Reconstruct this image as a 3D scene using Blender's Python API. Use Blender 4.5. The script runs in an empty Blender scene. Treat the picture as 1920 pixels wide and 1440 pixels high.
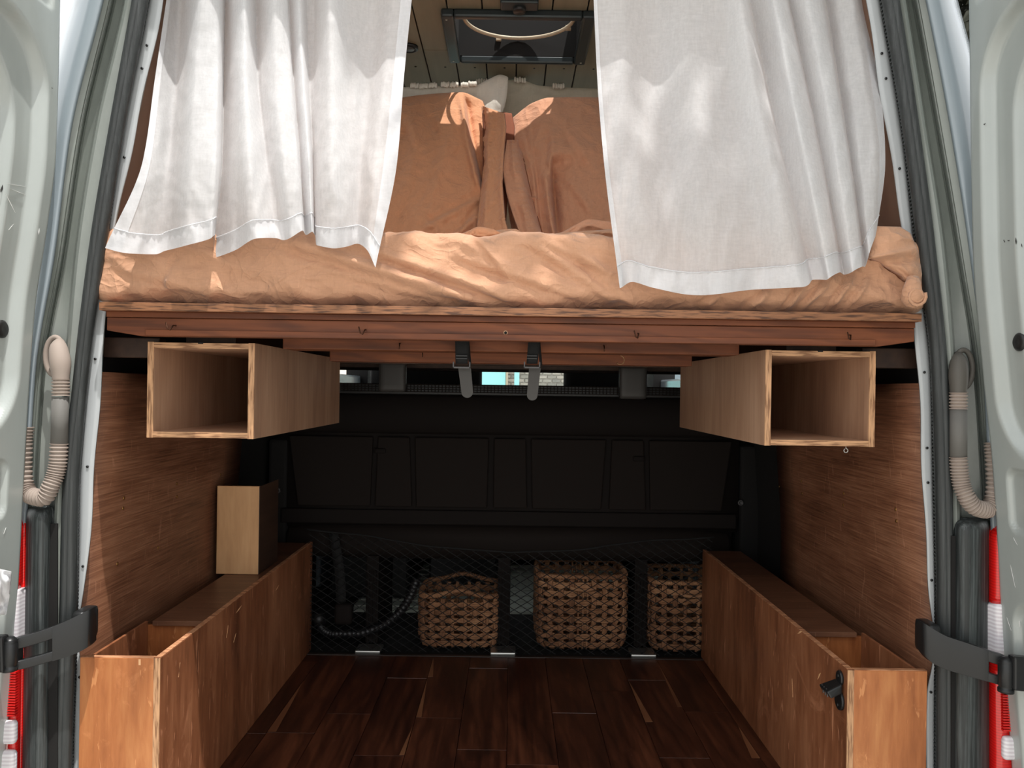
import bpy, bmesh, math, random
from mathutils import Vector, Matrix, noise
random.seed(4)
SC = bpy.context.scene
COL = SC.collection
F = 1440.0
CAMZ = 0.88
ROLL = math.radians(0.8)

# ------------------------------------------------------------------ camera, sky, sun, exposure
cam = bpy.data.cameras.new('camera'); cam.lens = 27.0; cam.sensor_width = 36.0
cam.shift_x = 3/1920; cam.shift_y = 12/1920; cam.clip_start = 0.02
co = bpy.data.objects.new('camera', cam); COL.objects.link(co)
cr, sr = math.cos(ROLL), math.sin(ROLL)
co.matrix_world = Matrix(((cr, -sr, 0, 0), (0, 0, -1, 0), (sr, cr, 0, CAMZ), (0, 0, 0, 1)))
SC.camera = co
SC.view_settings.view_transform = 'Standard'; SC.view_settings.look = 'None'
SC.view_settings.gamma = 1.0; SC.view_settings.use_curve_mapping = False
SC.view_settings.exposure = 0.3

world = bpy.data.worlds.new('sky'); SC.world = world; world.use_nodes = True
wn = world.node_tree.nodes; wl = world.node_tree.links
bg = wn['Background']; bg.inputs['Strength'].default_value = 1.55
wtc = wn.new('ShaderNodeTexCoord'); wsep = wn.new('ShaderNodeSeparateXYZ')
wl.new(wtc.outputs['Generated'], wsep.inputs[0])
wr = wn.new('ShaderNodeValToRGB')
wr.color_ramp.elements[0].position = 0.0; wr.color_ramp.elements[0].color = (0.86, 0.86, 0.84, 1)
wr.color_ramp.elements[1].position = 0.8; wr.color_ramp.elements[1].color = (0.66, 0.70, 0.75, 1)
wl.new(wsep.outputs['Z'], wr.inputs[0])
wno = wn.new('ShaderNodeTexNoise'); wno.inputs['Scale'].default_value = 2.2; wno.inputs['Detail'].default_value = 6
wl.new(wtc.outputs['Generated'], wno.inputs['Vector'])
wr2 = wn.new('ShaderNodeValToRGB'); wr2.color_ramp.elements[0].position = 0.42; wr2.color_ramp.elements[1].position = 0.62
wl.new(wno.outputs[0], wr2.inputs[0])
wm = wn.new('ShaderNodeMixRGB'); wm.inputs['Color2'].default_value = (0.95, 0.95, 0.94, 1)
wl.new(wr2.outputs[0], wm.inputs['Fac']); wl.new(wr.outputs[0], wm.inputs['Color1']); wl.new(wm.outputs[0], bg.inputs['Color'])

sun = bpy.data.lights.new('sun', 'SUN'); sun.energy = 3.9; sun.angle = math.radians(0.6); sun.color = (1.0, 0.965, 0.92)
so = bpy.data.objects.new('sun', sun); COL.objects.link(so)
SUN_DIR = Vector((-0.70, 1.0, -3.7)).normalized()
so.rotation_euler = SUN_DIR.to_track_quat('-Z', 'Y').to_euler(); so.location = (2, -3, 8)

# ------------------------------------------------------------------ helpers
def at(px, py, d):
    u, v = px-957.0, py-732.0
    u0 = u*cr + v*sr; v0 = -u*sr + v*cr
    return Vector((u0*d/F, d, CAMZ - v0*d/F))
def lin(c):
    c = c/255.0
    return c/12.92 if c <= 0.04045 else ((c+0.055)/1.055)**2.4
def rgb(r, g, b): return (lin(r), lin(g), lin(b), 1)
def cut(o, y0, y1, z0, z1):
    bm = bmesh.new(); bm.from_mesh(o.data); off = wloc(o)
    dl = [f for f in bm.faces if y0 < f.calc_center_median().y+off.y < y1 and z0 < f.calc_center_median().z+off.z < z1]
    bmesh.ops.delete(bm, geom=dl, context='FACES'); bm.to_mesh(o.data); bm.free(); return o
FILL_WIN = (1.80, 2.70, 1.30, 1.74)  # extent of the added side openings that let fill light onto the bed
def smooth(t):
    t = max(0.0, min(1.0, t)); return t*t*(3-2*t)
def interp(x, xs, ys):
    if x <= xs[0]:
        s = (ys[1]-ys[0])/(xs[1]-xs[0]); return ys[0] + (x-xs[0])*s
    for i in range(len(xs)-1):
        if x <= xs[i+1] or i == len(xs)-2:
            s = (ys[i+1]-ys[i])/(xs[i+1]-xs[i]); return ys[i] + (x-xs[i])*s
def cat(x, xs, ys):
    """smooth (cubic hermite) interpolation"""
    n = len(xs)
    if x <= xs[0]:
        return ys[0] + (x-xs[0])*(ys[1]-ys[0])/(xs[1]-xs[0])
    if x >= xs[-1]:
        return ys[-1] + (x-xs[-1])*(ys[-1]-ys[-2])/(xs[-1]-xs[-2])
    for i in range(n-1):
        if x <= xs[i+1]: break
    h = xs[i+1]-xs[i]; t = (x-xs[i])/h
    def sl(k):
        if k == 0: return (ys[1]-ys[0])/(xs[1]-xs[0])
        if k == n-1: return (ys[-1]-ys[-2])/(xs[-1]-xs[-2])
        a = (ys[k]-ys[k-1])/(xs[k]-xs[k-1]); b = (ys[k+1]-ys[k])/(xs[k+1]-xs[k])
        return 0 if a*b <= 0 else 2*a*b/(a+b)
    m0, m1 = sl(i)*h, sl(i+1)*h
    return (2*t**3-3*t*t+1)*ys[i] + (t**3-2*t*t+t)*m0 + (-2*t**3+3*t*t)*ys[i+1] + (t**3-t*t)*m1

def root(name, label, cat_, loc=(0, 0, 0), group=None, kind=None):
    o = bpy.data.objects.new(name, None); COL.objects.link(o); o.location = loc
    o.empty_display_size = 0.05
    return tag(o, label, cat_, group, kind)
def tag(o, label=None, cat_=None, group=None, kind=None):
    if label: o['label'] = label
    if cat_: o['category'] = cat_
    if group: o['group'] = group
    if kind: o['kind'] = kind
    return o
def wloc(o):
    v = Vector((0, 0, 0))
    while o is not None: v += o.location; o = o.parent
    return v
def mesh_obj(name, verts, faces, m, parent=None, sm=False, label=None):
    off = wloc(parent) if parent else Vector((0, 0, 0))
    me = bpy.data.meshes.new(name)
    me.from_pydata([tuple(Vector(v)-off) for v in verts], [], faces); me.materials.append(m)
    if sm:
        me.polygons.foreach_set('use_smooth', [True]*len(me.polygons))
    me.update()
    o = bpy.data.objects.new(name, me); COL.objects.link(o); o.parent = parent
    if label: o['label'] = label
    return o
def fix(o):
    bm = bmesh.new(); bm.from_mesh(o.data); bmesh.ops.recalc_face_normals(bm, faces=bm.faces[:]); bm.to_mesh(o.data); bm.free(); return o
def bevel(o, w, n=2, ang=35):
    b = o.modifiers.new('b', 'BEVEL'); b.width = w; b.segments = n; b.limit_method = 'ANGLE'; b.angle_limit = math.radians(ang); return o
HEXF = [(0, 1, 3, 2), (4, 6, 7, 5), (0, 4, 5, 1), (2, 3, 7, 6), (0, 2, 6, 4), (1, 5, 7, 3)]
def hexa(name, c8, m, parent=None, bv=0.0015, label=None):
    o = mesh_obj(name, c8, HEXF, m, parent, label=label); fix(o)
    if bv: bevel(o, bv)
    return o
def box(name, x0, x1, y0, y1, z0, z1, m, parent=None, bv=0.0015, label=None):
    c = [Vector((x, y, z)) for x in (x0, x1) for y in (y0, y1) for z in (z0, z1)]
    return hexa(name, c, m, parent, bv, label)
def shadow(o): return o
class MB:
    def __init__(s): s.v = []; s.f = []
    def add(s, vs, fs):
        n = len(s.v); s.v += [Vector(v) for v in vs]; s.f += [tuple(i+n for i in f) for f in fs]
    def box(s, x0, x1, y0, y1, z0, z1):
        s.add([(x, y, z) for x in (x0, x1) for y in (y0, y1) for z in (z0, z1)], HEXF)
    def tube(s, pts, r, seg=8, rad=None, closed=False):
        pts = [Vector(p) for p in pts]; n = len(pts); base = len(s.v); prev = None
        for i, p in enumerate(pts):
            a = pts[(i-1) % n] if (closed or i > 0) else p; b = pts[(i+1) % n] if (closed or i < n-1) else p
            t = (b-a).normalized()
            up = prev if prev is not None else (Vector((0, 0, 1)) if abs(t.z) < 0.9 else Vector((1, 0, 0)))
            x = t.cross(up).normalized(); y = x.cross(t).normalized(); prev = y
            rr = r if rad is None else rad[i]
            for k in range(seg):
                an = 2*math.pi*k/seg; s.v.append(p + x*rr*math.cos(an) + y*rr*math.sin(an))
        for i in range(n if closed else n-1):
            for k in range(seg):
                a = base+i*seg+k; b = base+i*seg+(k+1) % seg; j = (i+1) % n
                c = base+j*seg+(k+1) % seg; d = base+j*seg+k
                s.f.append((a, b, c, d))
        if not closed:
            s.f.append(tuple(base+k for k in range(seg))); s.f.append(tuple(base+(n-1)*seg+k for k in reversed(range(seg))))
    def build(s, name, m, parent=None, sm=False, label=None, bv=0):
        o = mesh_obj(name, s.v, s.f, m, parent, sm, label); fix(o)
        if bv: bevel(o, bv)
        return o
def tube(name, pts, r, m, parent=None, seg=8, rad=None, closed=False, label=None):
    b = MB(); b.tube(pts, r, seg, rad, closed); return b.build(name, m, parent, True, label)
def grid(name, P, nu, nv, m, parent=None, sm=True, thick=None, label=None, closed=True):
    """surface P(u,v); thick: vector offset giving a closed sheet"""
    vs = [P(i/nu, j/nv) for j in range(nv+1) for i in range(nu+1)]
    W = nu+1
    fs = [(j*W+i, j*W+i+1, (j+1)*W+i+1, (j+1)*W+i) for j in range(nv) for i in range(nu)]
    if thick is not None:
        n = len(vs); t = Vector(thick) if not callable(thick) else None
        if t is not None: vs += [v+t for v in vs]
        else: vs += [thick(i/nu, j/nv) for j in range(nv+1) for i in range(nu+1)]
        fs += [tuple(q+n for q in reversed(f)) for f in fs]
        ed = [i for i in range(W)] + [j*W+nu for j in range(1, nv+1)] + [nv*W+i for i in range(nu-1, -1, -1)] + [j*W for j in range(nv-1, 0, -1)]
        for a, b in zip(ed, ed[1:]+ed[:1]): fs.append((b, a, a+n, b+n))
    o = mesh_obj(name, vs, fs, m, parent, sm, label)
    return fix(o) if thick is not None else o
def rbox(name, c, h, r, n, m, parent=None, disp=None, label=None, rot=None):
    """rounded box, subdivided, with optional displacement along the normal"""
    bm = bmesh.new(); key = {}
    def V(p):
        k = tuple(round(t, 5) for t in p)
        if k not in key: key[k] = bm.verts.new(p)
        return key[k]
    nx, ny, nz = n
    for ax in range(3):
        a, b = [(1, 2), (0, 2), (0, 1)][ax]; na, nb = [(ny, nz), (nx, nz), (nx, ny)][ax]
        for s in (-1, 1):
            for i in range(na):
                for j in range(nb):
                    q = []
                    for (di, dj) in ((0, 0), (1, 0), (1, 1), (0, 1)):
                        p = [0, 0, 0]; p[ax] = s; p[a] = -1+2*(i+di)/na; p[b] = -1+2*(j+dj)/nb; q.append(V(p))
                    bm.faces.new(q if s > 0 else q[::-1])
    for v in bm.verts:
        p = Vector([v.co[i]*h[i] for i in range(3)])
        q = Vector([max(-(h[i]-r), min(h[i]-r, p[i])) for i in range(3)])
        d = p-q; nn = d.normalized() if d.length > 1e-9 else Vector((0, 0, 0))
        w = q + nn*r
        if disp: w = w + nn*disp(w+Vector(c), nn)
        v.co = w
    bmesh.ops.recalc_face_normals(bm, faces=bm.faces[:])
    vs = [(rot @ v.co if rot else v.co)+Vector(c) for v in bm.verts]
    bm.verts.index_update(); fs = [tuple(v.index for v in f.verts) for f in bm.faces]; bm.free()
    return mesh_obj(name, vs, fs, m, parent, True, label)
def lathe(name, c, axis, prof, m, parent=None, seg=20, label=None):
    """prof: list of (radius, distance along axis)"""
    ax = Vector(axis).normalized(); q = Vector((0, 0, 1)).rotation_difference(ax); vs = []; fs = []
    for r, h in prof:
        for k in range(seg):
            a = 2*math.pi*k/seg; vs.append(Vector(c) + q @ Vector((r*math.cos(a), r*math.sin(a), h)))
    for i in range(len(prof)-1):
        for k in range(seg):
            fs.append((i*seg+k, i*seg+(k+1) % seg, (i+1)*seg+(k+1) % seg, (i+1)*seg+k))
    fs.append(tuple(range(seg))[::-1]); fs.append(tuple((len(prof)-1)*seg+k for k in range(seg)))
    o = mesh_obj(name, vs, fs, m, parent, True, label); fix(o)
    return o
def poly_prism(name, pts, vec, m, parent=None, bv=0.001, label=None):
    pts = [Vector(p) for p in pts]; n = len(pts); vs = pts + [p+Vector(vec) for p in pts]
    fs = [tuple(range(n)), tuple(range(2*n-1, n-1, -1))] + [(i, (i+1) % n, n+(i+1) % n, n+i) for i in range(n)]
    o = mesh_obj(name, vs, fs, m, parent, label=label); fix(o)
    if bv: bevel(o, bv)
    return o

# ------------------------------------------------------------------ materials
def mat(name, col, rough=0.5, metal=0.0, coat=0.0, spec=0.5):
    m = bpy.data.materials.new(name); m.use_nodes = True
    b = m.node_tree.nodes['Principled BSDF']
    b.inputs['Base Color'].default_value = col; b.inputs['Roughness'].default_value = rough
    b.inputs['Metallic'].default_value = metal; b.inputs['Coat Weight'].default_value = coat
    b.inputs['Specular IOR Level'].default_value = spec
    return m
def nd(m, t, **kw):
    n = m.node_tree.nodes.new(t)
    for k, v in kw.items(): n.inputs[k].default_value = v
    return n
def lk(m, a, b): m.node_tree.links.new(a, b)
def coords(m, scale=(1, 1, 1), rot=(0, 0, 0), rnd=False):
    tc = nd(m, 'ShaderNodeTexCoord'); mp = nd(m, 'ShaderNodeMapping')
    mp.inputs['Scale'].default_value = scale; mp.inputs['Rotation'].default_value = rot
    src = tc.outputs['Object']
    if rnd:
        oi = nd(m, 'ShaderNodeObjectInfo'); ad = nd(m, 'ShaderNodeVectorMath'); ad.operation = 'ADD'
        ml = nd(m, 'ShaderNodeMath'); ml.operation = 'MULTIPLY'; ml.inputs[1].default_value = 37.0
        lk(m, oi.outputs['Random'], ml.inputs[0]); lk(m, src, ad.inputs[0]); lk(m, ml.outputs[0], ad.inputs[1]); src = ad.outputs[0]
    lk(m, src, mp.inputs[0]); return mp.outputs[0]
def ramp(m, src, stops):
    r = nd(m, 'ShaderNodeValToRGB'); e = r.color_ramp.elements
    while len(e) < len(stops): e.new(0.5)
    for i, (p, c) in enumerate(stops): e[i].position = p; e[i].color = c
    lk(m, src, r.inputs[0]); return r.outputs[0]
def bump(m, src, strength=0.2, dist=0.002):
    b = nd(m, 'ShaderNodeBump'); b.inputs['Strength'].default_value = strength; b.inputs['Distance'].default_value = dist
    lk(m, src, b.inputs['Height']); lk(m, b.outputs[0], m.node_tree.nodes['Principled BSDF'].inputs['Normal']); return b
def mixc(m, fac, a, b, mode='MIX', f=None):
    x = nd(m, 'ShaderNodeMixRGB'); x.blend_type = mode
    if fac is None: x.inputs[0].default_value = f
    else: lk(m, fac, x.inputs[0])
    for s, i in ((a, 1), (b, 2)):
        if isinstance(s, tuple): x.inputs[i].default_value = s
        else: lk(m, s, x.inputs[i])
    return x.outputs[0]
def wood(name, c0, c1, c2, long=0, fine=90, stretch=0.04, rough=0.45, scratch=0.0, rnd=False, wave=False, streak=0.35):
    m = mat(name, c1, rough); b = m.node_tree.nodes['Principled BSDF']
    s = [1, 1, 1]; s[long] = stretch
    v = coords(m, tuple(s), rnd=rnd)
    n1 = nd(m, 'ShaderNodeTexNoise', Scale=fine, Detail=5.0, Roughness=0.6, Distortion=0.3); lk(m, v, n1.inputs['Vector'])
    s2 = [1, 1, 1]; s2[long] = 0.25
    v2 = coords(m, tuple(s2), rnd=rnd)
    n2 = nd(m, 'ShaderNodeTexNoise', Scale=9.0, Detail=4.0, Roughness=0.6, Distortion=0.8 if wave else 0.2); lk(m, v2, n2.inputs['Vector'])
    a = nd(m, 'ShaderNodeMath'); a.operation = 'MULTIPLY_ADD'; a.inputs[1].default_value = streak; lk(m, n1.outputs[0], a.inputs[0])
    g = nd(m, 'ShaderNodeMath'); g.operation = 'MULTIPLY'; g.inputs[1].default_value = 1-streak; lk(m, n2.outputs[0], g.inputs[0]); lk(m, g.outputs[0], a.inputs[2])
    col = ramp(m, a.outputs[0], [(0.34, c0), (0.5, c1), (0.66, c2)])
    if wave:
        s4 = [1, 1, 1]; s4[long] = 0.16
        v4 = coords(m, tuple(s4), rnd=rnd)
        w = nd(m, 'ShaderNodeTexWave', Scale=16.0, Distortion=7.0, Detail=3.0); w.inputs['Detail Scale'].default_value = 1.2
        w.bands_direction = 'DIAGONAL'
        lk(m, v4, w.inputs['Vector'])
        wc = ramp(m, w.outputs['Fac'], [(0.0, (0.45, 0.42, 0.40, 1)), (0.35, (1, 1, 1, 1))])
        col = mixc(m, None, col, wc, 'MULTIPLY', 0.45)
    if scratch:
        v3 = coords(m, (1, 1, 1), (0.4, 0.5, 0.3), rnd=rnd)
        n3 = nd(m, 'ShaderNodeTexNoise', Scale=5.5, Detail=8.0, Roughness=0.72, Distortion=2.2); lk(m, v3, n3.inputs['Vector'])
        f = ramp(m, n3.outputs[0], [(0.60, (0, 0, 0, 1)), (0.74, (scratch, scratch, scratch, 1))])
        col = mixc(m, f, col, tuple(min(1, t*1.55+0.03) for t in c2[:3])+(1,))
        v5 = coords(m, (3.5, 3.5, 0.5), (0.5, 0.2, 0.2)); n5 = nd(m, 'ShaderNodeTexNoise', Scale=24.0, Detail=3.0, Distortion=1.0); lk(m, v5, n5.inputs['Vector'])
        f5 = ramp(m, n5.outputs[0], [(0.655, (0, 0, 0, 1)), (0.69, (scratch, scratch, scratch, 1))])
        col = mixc(m, f5, col, tuple(min(1, t*1.8+0.05) for t in c2[:3])+(1,))
    lk(m, col, b.inputs['Base Color'])
    bump(m, n1.outputs[0], 0.25, 0.0006)
    return m
PLY_WALL = wood('stained_plywood_wall', rgb(88, 54, 37), rgb(130, 86, 62), rgb(164, 118, 90), long=1, fine=360, stretch=0.02, rough=0.5, scratch=0.18, streak=0.55)
PLY_BOX = wood('stained_plywood_box', rgb(138, 78, 42), rgb(176, 108, 62), rgb(200, 136, 84), long=2, fine=80, stretch=0.12, rough=0.38, scratch=0.3, rnd=True)
PLY_SIDE = wood('worn_plywood_side', rgb(104, 62, 41), rgb(146, 92, 62), rgb(174, 118, 84), long=2, fine=60, stretch=0.15, rough=0.36, scratch=0.5, rnd=True)
PLY_LID = wood('dark_stained_lid', rgb(78, 50, 36), rgb(108, 72, 52), rgb(134, 94, 70), long=0, fine=90, stretch=0.06, rough=0.4, scratch=0.25)
PLY_LIGHT = wood('birch_plywood_face', rgb(158, 120, 96), rgb(182, 143, 115), rgb(198, 160, 132), long=2, fine=110, stretch=0.05, rough=0.55, streak=0.3)
PLY_PALE = wood('pale_maple_plywood', rgb(186, 140, 96), rgb(206, 160, 114), rgb(218, 174, 128), long=2, fine=60, stretch=0.12, rough=0.5, wave=False)
def edge_ply(name, a, b_, axis):
    m = mat(name, a, 0.6); s = [1, 1, 1]
    v = coords(m, (1, 1, 1)); n = nd(m, 'ShaderNodeTexNoise', Scale=14.0, Detail=4.0)
    sc = [11, 11, 11]; sc[axis] = 130
    v = coords(m, tuple(sc)); lk(m, v, n.inputs['Vector']); n.inputs['Scale'].default_value = 2.2
    lk(m, ramp(m, n.outputs[0], [(0.38, b_), (0.5, a), (0.64, tuple(min(1, t*1.25) for t in a[:3])+(1,))]), m.node_tree.nodes['Principled BSDF'].inputs['Base Color'])
    return m
EDGE_H = edge_ply('plywood_edge_flat', rgb(186, 142, 104), rgb(134, 94, 64), 2)
EDGE_V = edge_ply('plywood_edge_upright', rgb(186, 142, 104), rgb(134, 94, 64), 0)
EDGE_BED = edge_ply('bed_board_edge', rgb(134, 90, 60), rgb(80, 50, 32), 2)
EDGE_WORN = edge_ply('worn_box_edge', rgb(196, 142, 104), rgb(140, 86, 56), 1)
BEAM = wood('red_cedar_board', rgb(72, 36, 18), rgb(110, 58, 29), rgb(138, 78, 42), long=0, fine=70, stretch=0.035, rough=0.65, wave=True, streak=0.5)
FLOORW = wood('acacia_floor', rgb(38, 20, 14), rgb(72, 38, 25), rgb(108, 62, 41), long=1, fine=45, stretch=0.05, rough=0.4, wave=True, rnd=True, streak=0.45, scratch=0.12)
SAPWOOD = wood('acacia_sapwood', rgb(96, 58, 38), rgb(124, 80, 54), rgb(150, 104, 72), long=1, fine=45, stretch=0.05, rough=0.35)
DARK_CLEAT = wood('dark_cleat', rgb(44, 28, 20), rgb(62, 42, 30), rgb(82, 58, 42), long=1, fine=50, stretch=0.05, rough=0.6)

def paint(name, c, rough=0.28, dirt=0.25):
    m = mat(name, c, rough, 0.0, 0.5); b = m.node_tree.nodes['Principled BSDF']; b.inputs['Coat Roughness'].default_value = 0.12
    v = coords(m, (1, 1, 0.35)); n = nd(m, 'ShaderNodeTexNoise', Scale=7.0, Detail=7.0, Roughness=0.65); lk(m, v, n.inputs['Vector'])
    lk(m, ramp(m, n.outputs[0], [(0.35, tuple(t*(1-dirt) for t in c[:3])+(1,)), (0.55, c), (0.8, tuple(min(1, t*1.06) for t in c[:3])+(1,))]), b.inputs['Base Color'])
    v2 = coords(m); n2 = nd(m, 'ShaderNodeTexNoise', Scale=300.0, Detail=2.0); lk(m, v2, n2.inputs['Vector'])
    bump(m, n2.outputs[0], 0.04, 0.0006); return m
PAINT = paint('silver_grey_paint', rgb(166, 172, 169), 0.28, 0.08)
JAMB = paint('dusty_jamb_paint', rgb(132, 138, 132), 0.42, 0.25)
FLANGE = paint('pale_flange_paint', rgb(178, 182, 184), 0.45, 0.10)
SKIN = paint('outer_skin_paint', rgb(142, 153, 160), 0.22, 0.05)
def rubber(name, c, k=4.5):
    m = mat(name, c, 0.5); b = m.node_tree.nodes['Principled BSDF']
    v = coords(m, (1, 1, 0.02)); n = nd(m, 'ShaderNodeTexNoise', Scale=150.0, Detail=5.0, Roughness=0.8); lk(m, v, n.inputs['Vector'])
    lt = tuple(t*k+0.006*k for t in c[:3])+(1,)
    lk(m, ramp(m, n.outputs[0], [(0.45, c), (0.72, lt)]), b.inputs['Base Color']); return m
RUBBER = rubber('grimy_black_rubber', rgb(40, 43, 43), 2.0)
TRIM = rubber('weathered_black_trim', rgb(38, 42, 42), 4.2)
BLACK = mat('black_plastic', rgb(28, 28, 28), 0.45)
STAYM = mat('satin_black_metal', rgb(34, 35, 36), 0.35, 0.2)
SEATM = mat('charcoal_seat_plastic', rgb(24, 19, 17), 0.8, spec=0.2)
SEATP = mat('charcoal_seat_panel', rgb(29, 23, 20), 0.8, spec=0.2)
VOID = mat('black_lining', rgb(20, 18, 17), 0.9)
WEBB = mat('black_webbing', rgb(18, 18, 18), 0.85)
VELC = mat('grey_velcro', rgb(74, 72, 70), 0.95)
GREYB = mat('grey_buckle', rgb(78, 76, 76), 0.45)
BRASS = mat('brass_screw', rgb(170, 130, 80), 0.35, 0.9)
STEEL = mat('bare_steel', rgb(190, 190, 185), 0.3, 0.9)
BRONZE = mat('bronze_hook', rgb(70, 44, 30), 0.4, 0.8)
CONDU = mat('dusty_rubber_tube', rgb(156, 142, 132), 0.75)
CONDU_D = mat('dusty_rubber_sleeve', rgb(104, 102, 98), 0.7)
CONDU_K = mat('dark_rubber_boot', rgb(84, 80, 74), 0.6)
def lens(name, c, c2, scale):
    m = mat(name, c, 0.12, 0, 0.6); b = m.node_tree.nodes['Principled BSDF']
    v = coords(m, (1, 1, 1)); w = nd(m, 'ShaderNodeTexWave', Scale=scale, Distortion=0.0); w.bands_direction = 'Z'; lk(m, v, w.inputs['Vector'])
    lk(m, ramp(m, w.outputs['Fac'], [(0.2, c2), (0.8, c)]), b.inputs['Base Color']); return m
RED = lens('red_lens', rgb(214, 24, 20), rgb(194, 17, 15), 60)
CLEAR = lens('clear_lens', rgb(232, 228, 232), rgb(212, 204, 210), 45)

def fabric(name, c, var=0.12, weave=900, rough=0.9, transl=0.0, sheen=0.2, crease=0.0):
    m = mat(name, c, rough, spec=0.15); b = m.node_tree.nodes['Principled BSDF']; b.inputs['Sheen Weight'].default_value = sheen
    v = coords(m, (1, 1, 0.12)); n = nd(m, 'ShaderNodeTexNoise', Scale=weave*0.28, Detail=3.0, Roughness=0.7); lk(m, v, n.inputs['Vector'])
    v2 = coords(m, (0.12, 1, 1)); n2 = nd(m, 'ShaderNodeTexNoise', Scale=weave*0.28, Detail=3.0, Roughness=0.7); lk(m, v2, n2.inputs['Vector'])
    a = nd(m, 'ShaderNodeMath'); a.operation = 'ADD'; lk(m, n.outputs[0], a.inputs[0]); lk(m, n2.outputs[0], a.inputs[1])
    dk = tuple(t*(1-var) for t in c[:3])+(1,); lt = tuple(min(1, t*(1+var*0.6)) for t in c[:3])+(1,)
    col = ramp(m, a.outputs[0], [(0.35, dk), (0.65, lt)])
    # ramp input range 0..2 -> scale to 0..1
    a2 = nd(m, 'ShaderNodeMath'); a2.operation = 'MULTIPLY'; a2.inputs[1].default_value = 0.5; lk(m, a.outputs[0], a2.inputs[0])
    col = ramp(m, a2.outputs[0], [(0.38, dk), (0.62, lt)])
    lk(m, col, b.inputs['Base Color'])
    v3 = coords(m); n3 = nd(m, 'ShaderNodeTexNoise', Scale=28.0, Detail=6.0, Roughness=0.6, Distortion=0.6); lk(m, v3, n3.inputs['Vector'])
    h = nd(m, 'ShaderNodeMath'); h.operation = 'MULTIPLY_ADD'; h.inputs[1].default_value = 0.12; lk(m, a.outputs[0], h.inputs[0]); lk(m, n3.outputs[0], h.inputs[2])
    bp = bump(m, h.outputs[0], 0.35, 0.004)
    if crease:
        prev = bp
        for sc_, ds_, rt_, cs in ((6.0, 0.020, (0.3, 0.5, 0.2), (1, 1, 1)), (15.0, 0.009, (0.1, 0.3, -0.5), (1, 1, 1.6)), (34.0, 0.0035, (0.6, 0.1, 0.4), (1, 1, 1))):
            vv = coords(m, cs, rt_); nn = nd(m, 'ShaderNodeTexNoise', Scale=sc_, Detail=1.5, Roughness=0.5, Distortion=1.1); lk(m, vv, nn.inputs['Vector'])
            sb = nd(m, 'ShaderNodeMath'); sb.operation = 'SUBTRACT'; sb.inputs[1].default_value = 0.5; lk(m, nn.outputs[0], sb.inputs[0])
            ab = nd(m, 'ShaderNodeMath'); ab.operation = 'ABSOLUTE'; lk(m, sb.outputs[0], ab.inputs[0])
            pw = nd(m, 'ShaderNodeMath'); pw.operation = 'POWER'; pw.inputs[1].default_value = 0.7; lk(m, ab.outputs[0], pw.inputs[0])
            b2 = nd(m, 'ShaderNodeBump'); b2.inputs['Strength'].default_value = crease; b2.inputs['Distance'].default_value = ds_; b2.invert = True
            lk(m, pw.outputs[0], b2.inputs['Height']); lk(m, prev.outputs[0], b2.inputs['Normal']); prev = b2
        lk(m, prev.outputs[0], b.inputs['Normal'])
    if transl:
        out = m.node_tree.nodes['Material Output']; t = nd(m, 'ShaderNodeBsdfTranslucent'); lk(m, col, t.inputs['Color'])
        mx = nd(m, 'ShaderNodeMixShader'); mx.inputs[0].default_value = transl
        lk(m, b.outputs[0], mx.inputs[1]); lk(m, t.outputs[0], mx.inputs[2])
        tp_ = nd(m, 'ShaderNodeBsdfTransparent'); m2 = nd(m, 'ShaderNodeMixShader'); m2.inputs[0].default_value = 0.012 if transl > 0.4 else 0.0
        lk(m, mx.outputs[0], m2.inputs[1]); lk(m, tp_.outputs[0], m2.inputs[2]); lk(m, m2.outputs[0], out.inputs['Surface'])
    return m
LINEN = fabric('white_linen', rgb(243, 243, 244), 0.07, 900, transl=0.54)
LINENH = fabric('white_linen_hem', rgb(236, 236, 238), 0.05, 900, transl=0.40)
SHEET = fabric('rust_cotton_sheet', rgb(196, 150, 120), 0.06, 1200, crease=0.6)
CASE = fabric('rust_pillowcase', rgb(216, 156, 118), 0.06, 1200, crease=0.45)
CASE2 = fabric('dusty_rust_pillowcase', rgb(212, 156, 124), 0.06, 1200, crease=0.45)
CREAM = fabric('cream_cotton', rgb(236, 230, 218), 0.05, 900)
PLANKC = wood('taupe_painted_plank', rgb(116, 108, 88), rgb(126, 117, 97), rgb(136, 127, 106), long=1, fine=50, stretch=0.05, rough=0.6)
TAN = mat('tan_side_lining', rgb(120, 92, 76), 0.9)
GUN = mat('gunmetal_vent_frame', rgb(52, 60, 62), 0.38, 0.3)
SMOKE = mat('smoked_brown_lid', rgb(52, 38, 32), 0.35)
RINGM = mat('beige_plastic', rgb(206, 190, 164), 0.5)
HYAC = wood('water_hyacinth_cord', rgb(96, 64, 44), rgb(150, 106, 74), rgb(188, 142, 104), long=0, fine=120, stretch=0.3, rough=0.8)
HYAC2 = wood('water_hyacinth_stake', rgb(96, 64, 44), rgb(146, 102, 72), rgb(184, 138, 100), long=2, fine=120, stretch=0.1, rough=0.8)

# ------------------------------------------------------------------ outside: ground, house, tree
def ground_mat():
    m = mat('concrete_drive', rgb(150, 145, 138), 0.9); v = coords(m); n = nd(m, 'ShaderNodeTexNoise', Scale=6.0, Detail=8.0); lk(m, v, n.inputs['Vector'])
    lk(m, ramp(m, n.outputs[0], [(0.3, rgb(172, 168, 160)), (0.7, rgb(206, 200, 190))]), m.node_tree.nodes['Principled BSDF'].inputs['Base Color']); return m
g = box('ground', -30, 30, -20, 40, -0.85, -0.65, ground_mat(), bv=0)
tag(g, 'pale concrete driveway under and around the van', 'ground', kind='structure')

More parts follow.
